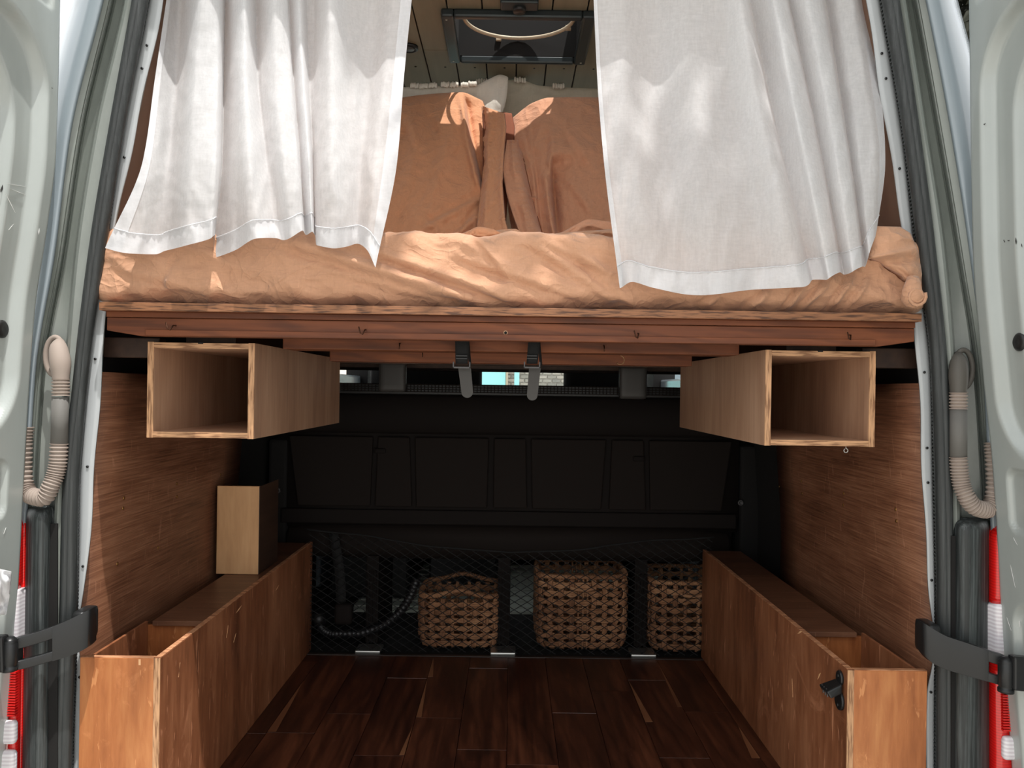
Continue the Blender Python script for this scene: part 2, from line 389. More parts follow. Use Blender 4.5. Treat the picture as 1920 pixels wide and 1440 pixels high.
MORTAR = mat('pale_mortar', rgb(214, 208, 200), 0.9); BRK = []
for i, c in enumerate(((150, 146, 138), (138, 134, 126), (160, 154, 145), (128, 126, 120))):
    BRK.append(mat('grey_brick_tone', rgb(*c), 0.85))
TEAL = mat('teal_door_paint', rgb(150, 210, 212), 0.4); SIDING = mat('white_siding', rgb(222, 222, 214), 0.6)
house = root('brick_house', 'house with grey bricks and pale mortar seen through the windshield', 'house', (0.3, 9.5, -0.65))
box('wall', -5, 1.3, 9.5, 9.8, -0.65, 4.5, MORTAR, house, 0)
bw, bh, gap = 0.098, 0.033, 0.014
me_b = None; nbrick = 0
x_a, x_b = -0.38, 1.0
for r_ in range(12):
    z = 0.80 + r_*(bh+gap)
    xx = x_a + (0.056 if r_ % 2 else 0)
    while xx + bw < x_b:
        if me_b is None:
            b = box('brick', 0, bw, 0, 0.03, 0, bh, BRK[0], None, 0)
            me_b = [b.data]
            for k in range(1, 4):
                d = b.data.copy(); d.materials[0] = BRK[k]; me_b.append(d)
            b.parent = house; off = wloc(house); b.location = Vector((xx, 9.475, z))-off
        else:
            b2 = bpy.data.objects.new('brick', me_b[random.randrange(4)]); COL.objects.link(b2); b2.parent = house; b2.location = Vector((xx, 9.475, z))-off
        xx += bw+gap; nbrick += 1
mb = MB()
for r_ in range(70):
    z = -0.6 + r_*(bh+gap)*1.4
    if 0.72 < z < 1.4: continue
    for k in range(37): mb.box(-4.9+k*0.164, -4.9+k*0.164+0.15, 9.475, 9.5, z, z+0.052)
o = mb.build('brickwork', BRK[0], house); o['kind'] = 'stuff'
tl = box('door', -0.385-0.35, -0.06, 9.36, 9.46, -0.6, 1.7, TEAL, house, 0.01)
tl.location.y = 0
box('door_frame', -0.075, -0.03, 9.38, 9.47, -0.6, 1.8, mat('beige_frame', rgb(222, 200, 176), 0.6), house, 0.004)
box('porch_post', 0.045, 0.105, 9.2, 9.28, -0.65, 2.2, TEAL, house, 0.006)
sh = root('garden_shed', 'pale sided shed seen past the right seat through the windshield', 'shed', (2.0, 8.5, -0.65))
for k in range(10): box('siding_board', 1.35, 2.75, 8.5-0.01*(k % 2), 8.54, -0.65+k*0.26, -0.65+k*0.26+0.255, SIDING, sh, 0.004)
box('window_frame', 1.70, 2.0, 8.46, 8.5, 0.4, 1.3, mat('blue_grey_glazing', rgb(110, 126, 134), 0.2), sh, 0.004)

def tree(x, y, s, lab):
    t = root('leafy_tree', lab, 'tree', (x, y, -0.65))
    bark = mat('bark', rgb(70, 58, 48), 0.9)
    tube('trunk', [(x, y, -0.65), (x+0.1, y, 1.2), (x-0.05, y+0.1, 3.2), (x+0.1, y, 5.4)], 0.2, bark, t, 10, [0.24, 0.18, 0.14, 0.06])
    for k in range(5):
        a = k*1.3; tube('branch', [(x, y, 2.0+k*0.4), (x+math.cos(a)*0.9*s, y+math.sin(a)*0.9, 3.0+k*0.45), (x+math.cos(a)*1.6*s, y+math.sin(a)*1.5, 3.7+k*0.4)], 0.05, bark, t, 6, [0.07, 0.04, 0.015])
    mb = MB()
    for k in range(9000):
        c = Vector((random.gauss(0, 0.95*s), random.gauss(0, 0.95), random.gauss(0, 1.1))) + Vector((x, y, 4.6))
        if c.z < -0.3 or abs(c.x-x) > 1.9*s or abs(c.y-y) > 1.9: continue
        n = Vector((random.uniform(-1, 1), random.uniform(-1, 1), random.uniform(-0.2, 1))).normalized()
        a = n.orthogonal().normalized()*0.10; b = n.cross(a).normalized()*0.045
        mb.add([c-a, c+b, c+a, c-b+n*0.01], [(0, 1, 2, 3)])
    leaf = mat('dark_leaf', rgb(40, 42, 30), 0.8)
    o = mesh_obj('foliage', mb.v, mb.f, leaf, t); o['kind'] = 'stuff'
tree(4.75, 7.8, 1.0, 'dark leafy tree beyond the top of the right rear door')
def shade_tree():
    t = root('leafy_tree', 'large leafy tree overhanging the van from the right, behind the photographer', 'tree', (3.4, -1.8, -0.65))
    bark = mat('tree_bark', rgb(76, 64, 52), 0.9)
    tube('trunk', [(3.4, -1.8, -0.65), (3.3, -1.7, 1.5), (3.1, -1.5, 3.4), (3.0, -1.3, 5.5)], 0.2, bark, t, 10, [0.26, 0.2, 0.16, 0.09])
    tips = [(1.25, 0.25, 4.4), (1.7, 0.0, 5.0), (1.15, -0.2, 4.9), (1.9, 0.6, 4.7), (3.4, -2.6, 5.6), (4.4, -1.4, 5.2), (2.6, -0.6, 6.0)]
    for q in tips: tube('branch', [(3.12, -1.5, 3.3), tuple((Vector((3.12, -1.5, 3.6))*0.5+Vector(q)*0.5)), q], 0.04, bark, t, 6, [0.09, 0.05, 0.012])
    mb = MB()
    rr = random.Random(11)
    for q in tips:
        for k in range(1500):
            c = Vector(q)+Vector((rr.gauss(0, 0.34), rr.gauss(0, 0.34), rr.gauss(0, 0.26)))
            n = Vector((rr.uniform(-1, 1), rr.uniform(-1, 1), rr.uniform(0.2, 1))).normalized()
            a = n.orthogonal().normalized()*0.045; b = n.cross(a).normalized()*0.024
            mb.add([c-a, c+b, c+a, c-b+n*0.004], [(0, 1, 2, 3)])
    o = mesh_obj('foliage', mb.v, mb.f, mat('green_leaf', rgb(70, 88, 44), 0.6), t); o['kind'] = 'stuff'
shade_tree()

# ------------------------------------------------------------------ van body shell
van = root('van', 'silver grey panel van body with open rear doors, seen from behind', 'van', (0, 3.0, -0.3))
YS = [-260, 0, 240, 480, 700, 950, 1130, 1440, 1640]
L = dict(
 F0=[345, 305, 255, 208, 190, 172, 160, 154, 153], F1=[318, 279, 231, 197, 162, 148, 146, 137, 135],
 F2=[292, 250, 208, 167, 143, 118, 114, 104, 101], F3=[282, 240, 185, 147, 128, 108, 100, 92, 90],
 F4=[262, 207, 150, 113, 75, 60, 52, 40, 35], F5=[245, 188, 128, 96, 60, 46, 38, 26, 20], F6=[215, 145, 84, 56, 40, 30, 20, 6, 0])
R = dict(
 F0=[1590, 1625, 1662, 1700, 1722, 1733, 1742, 1736, 1734], F1=[1612, 1650, 1690, 1717, 1745, 1750, 1753, 1752, 1752],
 F2=[1640, 1685, 1722, 1755, 1775, 1785, 1787, 1786, 1786], F3=[1648, 1693, 1731, 1767, 1785, 1794, 1797, 1796, 1796],
 F4=[1668, 1720, 1763, 1803, 1835, 1850, 1856, 1868, 1872], F5=[1684, 1742, 1788, 1825, 1850, 1862, 1870, 1882, 1888], F6=[1715, 1782, 1842, 1870, 1885, 1893, 1900, 1912, 1918])
NV = 60
def pyv(v): return -230 + v*(1640+230)
for side, T in (('left', L), ('right', R)):
    sg = -1 if side == 'left' else 1
    def col(k, py, d, dx=0.0): 
        p = at(cat(py, YS, T[k]), py, d); p.x += dx*sg; return p
    def prof(py):
        return [col('F1', py, 1.480), col('F2', py, 1.474, -0.004), col('F2', py, 1.448), col('F3', py, 1.442), col('F3', py, 1.446, 0.005), col('F3', py, 1.492, 0.009),
                col('F4', py, 1.478, -0.008), col('F4', py, 1.462, -0.003), col('F4', py, 1.470), col('F4', py, 1.460, 0.003),
                col('F5', py, 1.452, -0.004), col('F5', py, 1.438), col('F5', py, 1.441, 0.006), col('F6', py, 1.47, -0.012), col('F6', py, 1.52)]
    NP = 14
    def P(u, v):
        q = prof(pyv(v)); return q[int(round(u*NP))]
    o = grid('door_jamb', P, NP, NV, JAMB, van, True, thick=(0, 0.008, 0))
    e = o.modifiers.new('e', 'EDGE_SPLIT'); e.split_angle = math.radians(24)
    # outer skin: corner, then van side
    def PS(u, v):
        py = pyv(v); a = col('F5', py, 1.437, 0.001); b = col('F6', py, 1.47); c = col('F6', py, 1.56); c.x += sg*0.015
        e_ = Vector((c.x+sg*0.01, 1.80, c.z)); e2 = Vector((c.x+sg*0.01, 2.70, c.z)); f = Vector((c.x, 3.45, c.z))
        pts = [a, a.lerp(b, 0.45)+Vector((0, -0.006, 0)), b, (b+c)/2+Vector((sg*0.004, 0, 0)), c, e_, e2, f]; return pts[int(round(u*7))]
    o = grid('side_skin', PS, 7, NV, SKIN, van, True, thick=(-sg*0.004, 0.006, 0)); cut(o, *FILL_WIN)
    # flange
    def PF(u, v):
        py = pyv(v); a = cat(py, YS, T['F0']); b = cat(py, YS, T['F1'])
        c0 = 1175 if side == 'left' else 1195
        w = math.exp(-((py-c0)/62.0)**2)*1.0
        if py > c0: w = math.exp(-((py-c0)/75.0)**4)
        a = a*(1-w)+(b+(-1 if side == 'right' else 1)*2)*w
        a += 1.6*math.sin(py/37.0)*(1-w)
        a += (b-a)*u
        return at(a, py, 1.476-0.002*u)
    grid('inner_flange', PF, 3, 150, FLANGE, van, True, thick=(0, 0.003, 0))
    # holes / rivets on the flange
    for py in ((85, 128, 295, 673, 875, 1062, 1270) if side == 'left' else (100, 147, 316, 698, 840, 905, 1088, 1298)):
        x = (cat(py, YS, T['F0'])+cat(py, YS, T['F1']))/2
        c = at(x, py, 1.4735)
        lathe('rivet_hole', c, (0, 1, 0), [(0.0026, -0.0005), (0.0026, 0.001)], BLACK, van, 8)
    # seal
    mb = MB(); mb.tube([(lambda p: p)(at((cat(py, YS, T['F1'])*0.52+cat(py, YS, T['F2'])*0.48), py, 1.452)) for py in range(-220, 1641, 30)], 0.0125, 12)
    mb.tube([at((cat(py, YS, T['F1'])*0.22+cat(py, YS, T['F2'])*0.78), py, 1.445) for py in range(-220, 1641, 30)], 0.0085, 10)
    sl = mb.build('door_seal', RUBBER, van, True)
    mb = MB()
    for py in range(-200, 1640, 7):
        c = at(cat(py, YS, T['F1'])+(-3.5 if side == 'left' else 3.5), py, 1.462); mb.box(c.x-0.0018, c.x+0.0018, c.y-0.002, c.y+0.006, c.z-0.0018, c.z+0.0018)
    mb.build('seal_ribs', RUBBER, sl)['kind'] = 'stuff'
    # lower black corner trim with rounded top
    if side == 'left': xa = [48, 44, 40, 36]; xb = [98, 94, 92, 90]; y_t = 952; xg = (90, 107)
    else: xa = [1789, 1788, 1787, 1787]; xb = [1856, 1857, 1857, 1858]; y_t = 975; xg = (1784, 1792)
    ys = [y_t, 1130, 1440, 1640]
    def PT(u, v):
        if v < 0.12: py = y_t + 22*(1-math.cos(v/0.12*math.pi/2)); inset = (1-math.sin(v/0.12*math.pi/2))*0.022
        else: py = y_t+22 + (v-0.12)/0.88*(1640-y_t-22); inset = 0
        a = interp(py, ys, xa); b = interp(py, ys, xb)
        bul = math.sin(math.pi*min(max(u, 0), 1))**0.5
        return at(a+(b-a)*u, py, 1.445-0.03*bul+inset)
    grid('corner_trim', PT, 12, 44, TRIM, van, True, thick=(0, 0.03, 0))
    def PG(u, v):
        py = y_t+30+v*(1640-y_t-30); return at(xg[0]+(xg[1]-xg[0])*u, py, 1.434)
    grid('trim_gap', PG, 1, 6, VOID, van, False, thick=(0, 0.004, 0))
    # tail light
    if side == 'left': ta = [14, 10, 4, 0]; tb = [45, 43, 38, 34]; z1, z2, z3 = 968, 1105, 1202
    else: ta = [1902, 1906, 1912, 1916]; tb = [1857, 1855, 1857, 1858]; z1, z2, z3 = 985, 1133, 1228
    tl_ = None
    def lens_part(name, y0, y1, m, parent, ins=0.0, lab=None, f0=0.0, f1=1.0, rnd_top=False):
        def PL(u, v):
            py = y0+(y1-y0)*v; a = interp(py, [950, 1130, 1440, 1640], ta); b = interp(py, [950, 1130, 1440, 1640], tb)
            uu = f0+(f1-f0)*u
            tp = 0.0
            if rnd_top: tp = (1-min(1, v*6))**2*0.02
            return at(a+(b-a)*uu, py, 1.437-0.022*math.sin(math.pi*min(1, max(0, uu)))**0.6+tp-ins)
        return grid(name, PL, 8, 10, m, parent, True, thick=(0, 0.02, 0), label=lab)
    tl_ = lens_part('tail_light', z1, z2, RED, van, 0, 'red tail light with clear reversing lens', rnd_top=True)
    lens_part('clear_lens', z2+1, z3, CLEAR, tl_, 0.004, 'clear reversing lens', 0.0, 1.12)
    lens_part('lower_lens', z3+1, 1640, RED, tl_, 0.0)
    mb = MB()
    for py in range(1262 if side == 'left' else 1290, 1345 if side == 'left' else 1372, 5):
        p = at(interp(py, [950, 1130, 1440, 1640], tb)*0.35+interp(py, [950, 1130, 1440, 1640], ta)*0.65, py, 1.409); mb.box(p.x-0.010, p.x+0.010, p.y, p.y+0.01, p.z-0.0014, p.z+0.0014)
    mb.build('reflector_rib', RED, tl_)['kind'] = 'stuff'
    for py in ((1372, 1428) if side == 'left' else (1402,)):
        p = at((interp(py, [950, 1440], [tb[0], tb[2]])*0.3+interp(py, [950, 1440], [ta[0], ta[2]])*0.7), py, 1.412)
        rbox('bulb_lens', p, (0.016, 0.008, 0.022), 0.0075, (6, 4, 6), CLEAR, tl_)
    # inner metal behind jamb, closing pillar
    def PC(u, v):
        py = pyv(v); a = col('F0', py, 1.506); b = col('F6', py, 1.506, -0.01); return a.lerp(b, u)
    grid('pillar_web', PC, 2, 40, JAMB, van, True, thick=(0, 0.002, 0))

# roof and header
def PR(u, v):
    x = -0.86+1.72*u; z = 2.08 - 0.10*(abs(u*2-1)**4); y = 1.40 + v*4.0
    return Vector((x, y, z - 0.03*(1-smooth(v*14))))
def roofz(x, y):
    u = (x+0.86)/1.72; return 2.08 - 0.10*(abs(u*2-1)**4) - 0.03*(1-smooth((y-1.40)*3.5))
for (xa, xb, ya, yb) in ((-0.86, -0.19, 1.40, 5.0), (0.203, 0.86, 1.40, 5.0), (-0.19, 0.203, 1.40, 2.056), (-0.19, 0.203, 2.338, 5.0)):
    grid('roof_panel', lambda u, v: Vector((xa+(xb-xa)*u, ya+(yb-ya)*v, roofz(xa+(xb-xa)*u, ya+(yb-ya)*v))), 12, 12, SKIN, van, True, thick=(0, 0, -0.04))
box('rear_header', -0.80, 0.80, 1.40, 1.46, 1.83, 2.05, JAMB, van, 0.01)
box('van_chassis', -0.92, 0.92, 1.42, 4.6, -0.35, -0.06, BLACK, van, 0.01)
box('rear_step', -0.85, 0.85, 1.34, 1.47, -0.14, -0.055, TRIM, van, 0.01)
for x in (-0.8, 0.8):
    for y in (2.3, 5.0):
        lathe('wheel', (x-0.1, y, -0.36), (1, 0, 0), [(0.16, 0.02), (0.26, 0.0), (0.29, 0.03), (0.29, 0.17), (0.26, 0.2), (0.16, 0.18)], BLACK, van, 32)
# cab front (windshield opening) and sides
mb = MB()
mb.box(-0.92, 0.92, 4.55, 4.62, -0.2, 0.86); mb.box(-0.92, -0.80, 4.3, 4.62, 0.86, 2.0); mb.box(0.80, 0.92, 4.3, 4.62, 0.86, 2.0)
mb.build('cab_front', VOID, van)
for sx_ in (-0.92, 0.84):
    box('cab_side', sx_, sx_+0.08, 3.44, 4.6, -0.3, 0.95, SKIN, van, 0.01); box('cab_side', sx_, sx_+0.08, 3.44, 4.6, 1.75, 2.02, SKIN, van, 0.01)
    box('cab_side', sx_, sx_+0.08, 3.44, 3.52, 0.95, 1.75, SKIN, van, 0.005)
box('dashboard', -0.85, 0.85, 4.15, 4.55, 0.35, 0.885, BLACK, van, 0.03)
glass = mat('windshield_glass', (0.9, 0.95, 0.95, 1), 0.02); gb = glass.node_tree.nodes['Principled BSDF']
gb.inputs['Transmission Weight'].default_value = 1.0; gb.inputs['IOR'].default_value = 1.01
box('windshield', -0.80, 0.80, 4.58, 4.586, 0.86, 1.95, glass, van, 0)

# ------------------------------------------------------------------ interior structure
floor = root('floor', 'dark red acacia plank floor between the two plywood boxes', 'floor', (0, 2.0, 0), kind='structure')
box('subfloor', -0.86, 0.86, 1.47, 4.5, -0.06, -0.012, VOID, floor, 0)
J = {-2: [1.62, 2.25], -1: [1.95, 2.47], 0: [1.958], 1: [2.077], 2: [1.842, 2.338], 3: [2.057], 4: [1.88, 2.43], 5: [1.808], 6: [2.10], 7: [2.259], 8: [1.85, 2.347], 9: [2.119], 10: [1.7, 2.35], 11: [1.9]}
W = 0.1225
for k, js in J.items():
    x0 = -0.609+W*k; x1 = x0+W
    yy = [1.475]+js+[2.53]
    for a, b in zip(yy[:-1], yy[1:]):
        tz = random.uniform(-0.0006, 0.0006)
        box('floor_plank', x0+0.0005, x1-0.0005, a+0.0006, b-0.0006, -0.012, tz, FLOORW, floor, 0.0012)
# pale sapwood slivers along plank edges
def sliver(xp, y0, y1, w, s):
    poly_prism('sapwood_streak', [(xp, y0, 0.0004), (xp+s*w, y0, 0.0004), (xp+s*w*0.55, (y0+y1)/2, 0.0004), (xp, y1, 0.0004)], (0, 0, 0.0007), SAPWOOD, floor, 0)
for k, y0, y1, w, s in ((0, 1.96, 2.3, 0.022, 1), (3, 1.845, 2.0, 0.012, -1), (3, 2.06, 2.335, 0.014, 1), (3, 2.35, 2.52, 0.016, 1), (8, 2.05, 2.34, 0.02, 1), (10, 1.855, 2.03, 0.02, -1), (9, 2.15, 2.5, 0.012, -1)):
    sliver(-0.609+W*k+(0.001 if s > 0 else -0.001), y0, y1, w, s)
box('threshold', -0.86, 0.86, 2.53, 2.545, -0.012, 0.002, mat('dark_edge_strip', rgb(50, 38, 32), 0.5), floor, 0.001)

for side, T, sg in (('left', L, -1), ('right', R, 1)):
    w = root('wall_'+side, 'plywood lined %s wall of the load space' % side, 'wall', (sg*0.8, 1.9, 0), kind='structure')
    y_end = 2.33 if side == 'left' else 2.33
    def PW(u, v):
        z = 0.0 + v*0.905
        py = 732 - (z-CAMZ)*F/1.48
        xx = at(cat(py, YS, T['F0'])+sg*9, py, 1.48).x
        return Vector((xx + sg*0.004*math.sin(v*3), 1.484+(y_end-1.484)*u, z))
    grid('plywood_panel', PW, 6, 24, PLY_WALL, w, True, thick=(sg*0.012, 0, 0))
    # dark wall beyond and gap behind the panel
    def PB(u, v):
        z = -0.01 + v*1.95; py = 732-(z-CAMZ)*F/1.48; xx = at(cat(py, YS, T['F0'])+sg*14, py, 1.48).x
        return Vector((xx+sg*0.03, 1.49+(3.45-1.49)*u, z))
    cut(grid('body_lining', PB, 38, 48, VOID, w, True, thick=(sg*0.012, 0, 0)), *FILL_WIN)
    def PU(u, v):
        z = 1.20 + v*0.72; py = 732-(z-CAMZ)*F/1.48; xx = at(cat(py, YS, T['F0'])+sg*6, py, 1.48).x
        return Vector((xx+sg*0.008, 1.50+(2.75-1.50)*u, z))
    cut(grid('upper_lining', PU, 25, 30, TAN, w, True, thick=(sg*0.01, 0, 0)), *FILL_WIN)
    wn_ = root('fill_window_1' if side == 'left' else 'fill_window_2', '%s side window added to light the pillows, unseen behind the curtain' % side, 'window', (sg*0.8, 2.25, 1.3), kind='structure')  # added window, out of view; brings sky light to the pillows
    def PWn(u, v):
        z = FILL_WIN[2]-0.02 + v*(FILL_WIN[3]-FILL_WIN[2]+0.04); py = 732-(z-CAMZ)*F/1.48; xx = at(cat(py, YS, T['F6']), py, 1.48).x
        return Vector((xx+sg*0.012, FILL_WIN[0]-0.02+(FILL_WIN[1]-FILL_WIN[0]+0.04)*u, z))
    glass_w = mat('fill_window_glass', (0.95, 0.97, 0.97, 1), 0.02); gw = glass_w.node_tree.nodes['Principled BSDF']
    gw.inputs['Transmission Weight'].default_value = 1.0; gw.inputs['IOR'].default_value = 1.01
    grid('pane', PWn, 2, 8, glass_w, wn_, True, thick=(sg*0.004, 0, 0))
    for z_ in (FILL_WIN[2], FILL_WIN[3]):
        py = 732-(z_-CAMZ)*F/1.48; xo = at(cat(py, YS, T['F6']), py, 1.48).x; xi_ = at(cat(py, YS, T['F0']), py, 1.48).x
        box('window_frame', min(xo, xi_), max(xo, xi_), FILL_WIN[0], FILL_WIN[1], z_-0.008, z_+0.008, BLACK, wn_, 0.002)
    # little screw pairs
    pts = [(231, 934, 1.62), (231, 953, 1.62), (331, 907, 1.95), (331, 931, 1.95), (413, 890, 2.2), (296, 1027, 1.9), (219, 1057, 1.7)] if side == 'left' else \
          [(1581, 925, 1.72), (1581, 947, 1.72), (1680, 955, 1.56), (1680, 977, 1.56), (1462, 912, 2.2), (1502, 902, 2.0), (1504, 925, 2.0)]
    for px, py, d0 in pts:
        # find depth where the ray meets the wall
        best = None
        for k in range(120):
            d = 1.49+k*0.007; p = at(px, py, d); z = p.z; q = PW((d-1.484)/(y_end-1.484), z/0.905)
            e = abs(p.x-q.x)
            if best is None or e < best[0]: best = (e, p, q)
        p = best[1]; p.x = best[2].x
        lathe('screw', p, (-sg, 0, 0), [(0.004, 0.0), (0.004, 0.001), (0.0015, 0.0018)], BRASS, w, 8)
    # dark cleat rail under the bed
    p0 = at(200 if side == 'left' else 1722, 640, 1.50)
    xi = -0.70 if side == 'left' else 0.70
    box('cleat_rail', min(xi, sg*0.812), max(xi, sg*0.812), 1.53, 1.56, 0.935, 0.975, DARK_CLEAT, w, 0.002)

# ceiling of planks
ceil = root('ceiling', 'dark taupe plank ceiling above the bed', 'ceiling', (0, 2.0, 1.896), kind='structure')
VX0, VX1, VY0, VY1 = -0.200, 0.213, 2.045, 2.345
PWD = 0.0935
for k in range(-9, 9):
    x0 = 0.006+PWD*k; x1 = x0+PWD-0.0035
    segs = [(1.47, 2.30), (2.303, 3.1)] if k % 2 else [(1.47, 3.1)]
    if x1 > VX0+0.02 and x0 < VX1-0.02:
        segs = [(1.47, VY0+0.006), (VY1-0.004, 3.1)]
    for a, b in segs:
        box('ceiling_plank', x0, x1, a, b, 1.896, 1.906, PLANKC, ceil, 0.002)
        if b > 2.4:
            lathe('screw', ((x0+x1)/2+0.01, 2.42 if a < 2.33 else 2.42, 1.896), (0, 0, -1), [(0.0035, 0), (0.0035, 0.0008)], VOID, ceil, 8)
mb = MB(); zc = 1.91
mb.box(-0.86, VX0+0.01, 1.46, 4.6, zc, zc+0.01); mb.box(VX1-0.01, 0.86, 1.46, 4.6, zc, zc+0.01)
mb.box(VX0+0.01, VX1-0.01, 1.46, VY0+0.01, zc, zc+0.01); mb.box(VX0+0.01, VX1-0.01, VY1-0.01, 4.6, zc, zc+0.01)
mb.build('ceiling_backing', VOID, ceil)
# roof vent
vent = root('roof_vent', 'square black roof vent with round beige fan ring in the plank ceiling', 'roof vent', ((VX0+VX1)/2, 2.2, 1.9))
mb = MB(); fz0, fz1 = 1.874, 1.897; fw = 0.034
mb.box(VX0, VX0+fw, VY0, VY1, fz0, fz1); mb.box(VX1-fw, VX1, VY0, VY1, fz0, fz1)
mb.box(VX0+fw, VX1-fw, VY0, VY0+0.022, fz0, fz1); mb.box(VX0+fw, VX1-fw, VY1-0.016, VY1, fz0, fz1)
mb.build('vent_frame', GUN, vent, bv=0.006)
mb = MB(); a, b, c, d = VX0+0.02, VX1-0.02, VY0+0.012, VY1-0.008
mb.box(a, a+0.008, c, d, fz1-0.003, 2.11); mb.box(b-0.008, b, c, d, fz1-0.003, 2.11); mb.box(a, b, c, c+0.008, fz1-0.003, 2.11); mb.box(a, b, d-0.008, d, fz1-0.003, 2.11)
mb.build('vent_throat', VOID, vent)
hexa('vent_lid', [Vector((x, y, z)) for x in (a-0.01, b+0.01) for (y, z) in ((2.355, 2.10), (2.365, 2.105), (2.26, 2.42), (2.27, 2.425))], SMOKE, vent, 0.002)
cx, cy = (VX0+VX1)/2+0.003, 2.19
ringp = [(cx+0.158*math.cos(t), cy+0.132*math.sin(t), 1.945) for t in [2*math.pi*k/48 for k in range(48)]]
tube('fan_ring', ringp, 0.0055, RINGM, vent, 8, closed=True)
lathe('fan_hub', (cx, cy, 1.965), (0, 0, 1), [(0.03, 0), (0.035, 0.01), (0.035, 0.03)], BLACK, vent)
for (px_, py_) in ((0.145, 0.06), (-0.06, 0.137)):
    box('ring_clip', cx+px_-0.008, cx+px_+0.008, cy+py_-0.006, cy+py_+0.006, 1.938, 1.95, RINGM, vent, 0.001)
kn = Vector((cx, 2.015, 1.872))
lathe('crank_knob', kn, (0, 0, 1), [(0.016, 0), (0.018, 0.006), (0.018, 0.02), (0.01, 0.024)], BLACK, vent)
box('control_plate', cx-0.05, cx+0.05, 1.985, 2.03, 1.882, 1.896, GUN, vent, 0.004)
for (x, y) in ((VX0+0.014, VY1-0.02), (VX0+0.014, VY0+0.02), (VX1-0.014, VY1-0.02)):
    lathe('screw', (x, y, fz0), (0, 0, -1), [(0.0035, 0), (0.003, 0.0012)], STEEL, vent, 8)
pl = at(773, 90, 2.28)
puck = root('puck_light', 'small round black puck light in the ceiling left of the vent', 'ceiling light', (pl.x-0.01, 2.28, 1.896))
lathe('housing', (pl.x-0.01, 2.28, 1.8965), (0, 0, -1), [(0.028, 0), (0.028, 0.007), (0.022, 0.01), (0.018, 0.006)], BLACK, puck, 24)
lathe('diffuser', (pl.x-0.01, 2.28, 1.8905), (0, 0, -1), [(0.017, 0), (0.016, 0.003)], GREYB, puck, 20)

# ------------------------------------------------------------------ bed
bed = root('bed_frame', 'raised wooden bed platform with red brown face board above the storage space', 'bed frame', (0, 1.6, 0.98))
bl, br = at(187, 577, 1.437), at(1727, 593, 1.437)
zt = (at(187, 570, 1.437).z+at(1727, 584, 1.437).z)/2; zb = zt-0.0155
box('platform_board', bl.x, br.x, 1.4385, 3.2, zb, zt, BEAM, bed, 0.001)
box('board_edge', bl.x, br.x, 1.434, 1.4384, zb, zt, EDGE_BED, bed, 0.0008, label='pale layered plywood edge of the platform')
fl, fr = at(201, 615, 1.46), at(1714, 620, 1.46)
z1 = zb-0.0105; z2 = (at(960, 640, 1.46)).z
box('cleat_strip', fl.x+0.002, fr.x-0.002, 1.452, 1.482, z1, zb, BEAM, bed, 0.001)
N = 24
pts = [Vector((fl.x+(fr.x-fl.x)*k/N, 1.458, z1-0.0005)) for k in range(N+1)]
def zbot(t): return z2 + 0.010*(max(0, 1-min(t, 1-t)/0.045))**1.5
pts += [Vector((fl.x+(fr.x-fl.x)*k/N, 1.458, zbot(k/N))) for k in range(N, -1, -1)]
poly_prism('face_board', pts, (0, 0.02, 0), BEAM, bed, 0.0015)
box('edge_batten', fl.x+0.075, fr.x-0.075, 1.4535, 1.458, z2+0.0005, z2+0.0125, BEAM, bed, 0.0015)
zB = at(960, 660, 1.58).z; zC = at(960, 682, 1.80).z
box('cross_beam', -0.47, 0.47, 1.58, 1.66, zB, zb, BEAM, bed, 0.002)
box('cross_beam', -0.425, 0.425, 1.80, 1.86, zC, zb, BEAM, bed, 0.002)
for y in (2.3, 2.75, 3.15): box('cross_beam', -0.76, 0.76, y, y+0.04, 0.955, zb, DARK_CLEAT, bed, 0.002)
def hook(px, py, d, kind='v'):
    p = at(px, py, d); q = p+Vector((0, -0.012, 0))
    if kind == 'v':
        pp = [p+Vector((0.004, 0.006, 0.002)), p+Vector((0.004, -0.010, 0.001)), p+Vector((0.001, -0.016, -0.008)), p+Vector((-0.003, -0.018, -0.006)), p+Vector((-0.006, -0.018, 0.006))]
    elif kind == 's':
        pp = [p+Vector((0, 0.01, 0.006)), p+Vector((0, -0.008, 0.005)), p+Vector((0, -0.010, -0.007))]
    else:
        pp = [p+Vector((0.0, 0, 0.030)), p+Vector((0, 0, 0.012))] + [p+Vector((0.009*math.sin(t), 0, 0.001+0.010*math.cos(t))) for t in [0.3+0.35*k for k in range(12)]]
    tube('cup_hook', pp, 0.0013, BRONZE if kind != 'c' else mat('brass_hook', rgb(150, 116, 84), 0.35, 0.8), bed, 6)
for px, py in ((325, 612), (682, 620), (1192, 627), (1587, 630)): hook(px, py, 1.456)
for px, py in ((750, 649), (1132, 653)): hook(px, py, 1.578, 's')
hook(793, 664, 1.79, 's'); hook(1163, 676, 1.72, 'c')
p = at(948, 624, 1.4575)
lathe('pilot_hole', p, (0, -1, 0), [(0.0045, 0), (0.0045, 0.0006), (0.003, 0.0007)], mat('chipped_wood', rgb(176, 140, 110), 0.8), bed, 12)
lathe('pilot_hole', p+Vector((0, -0.0006, 0)), (0, -1, 0), [(0.0028, 0), (0.0028, 0.0004)], VOID, bed, 12)

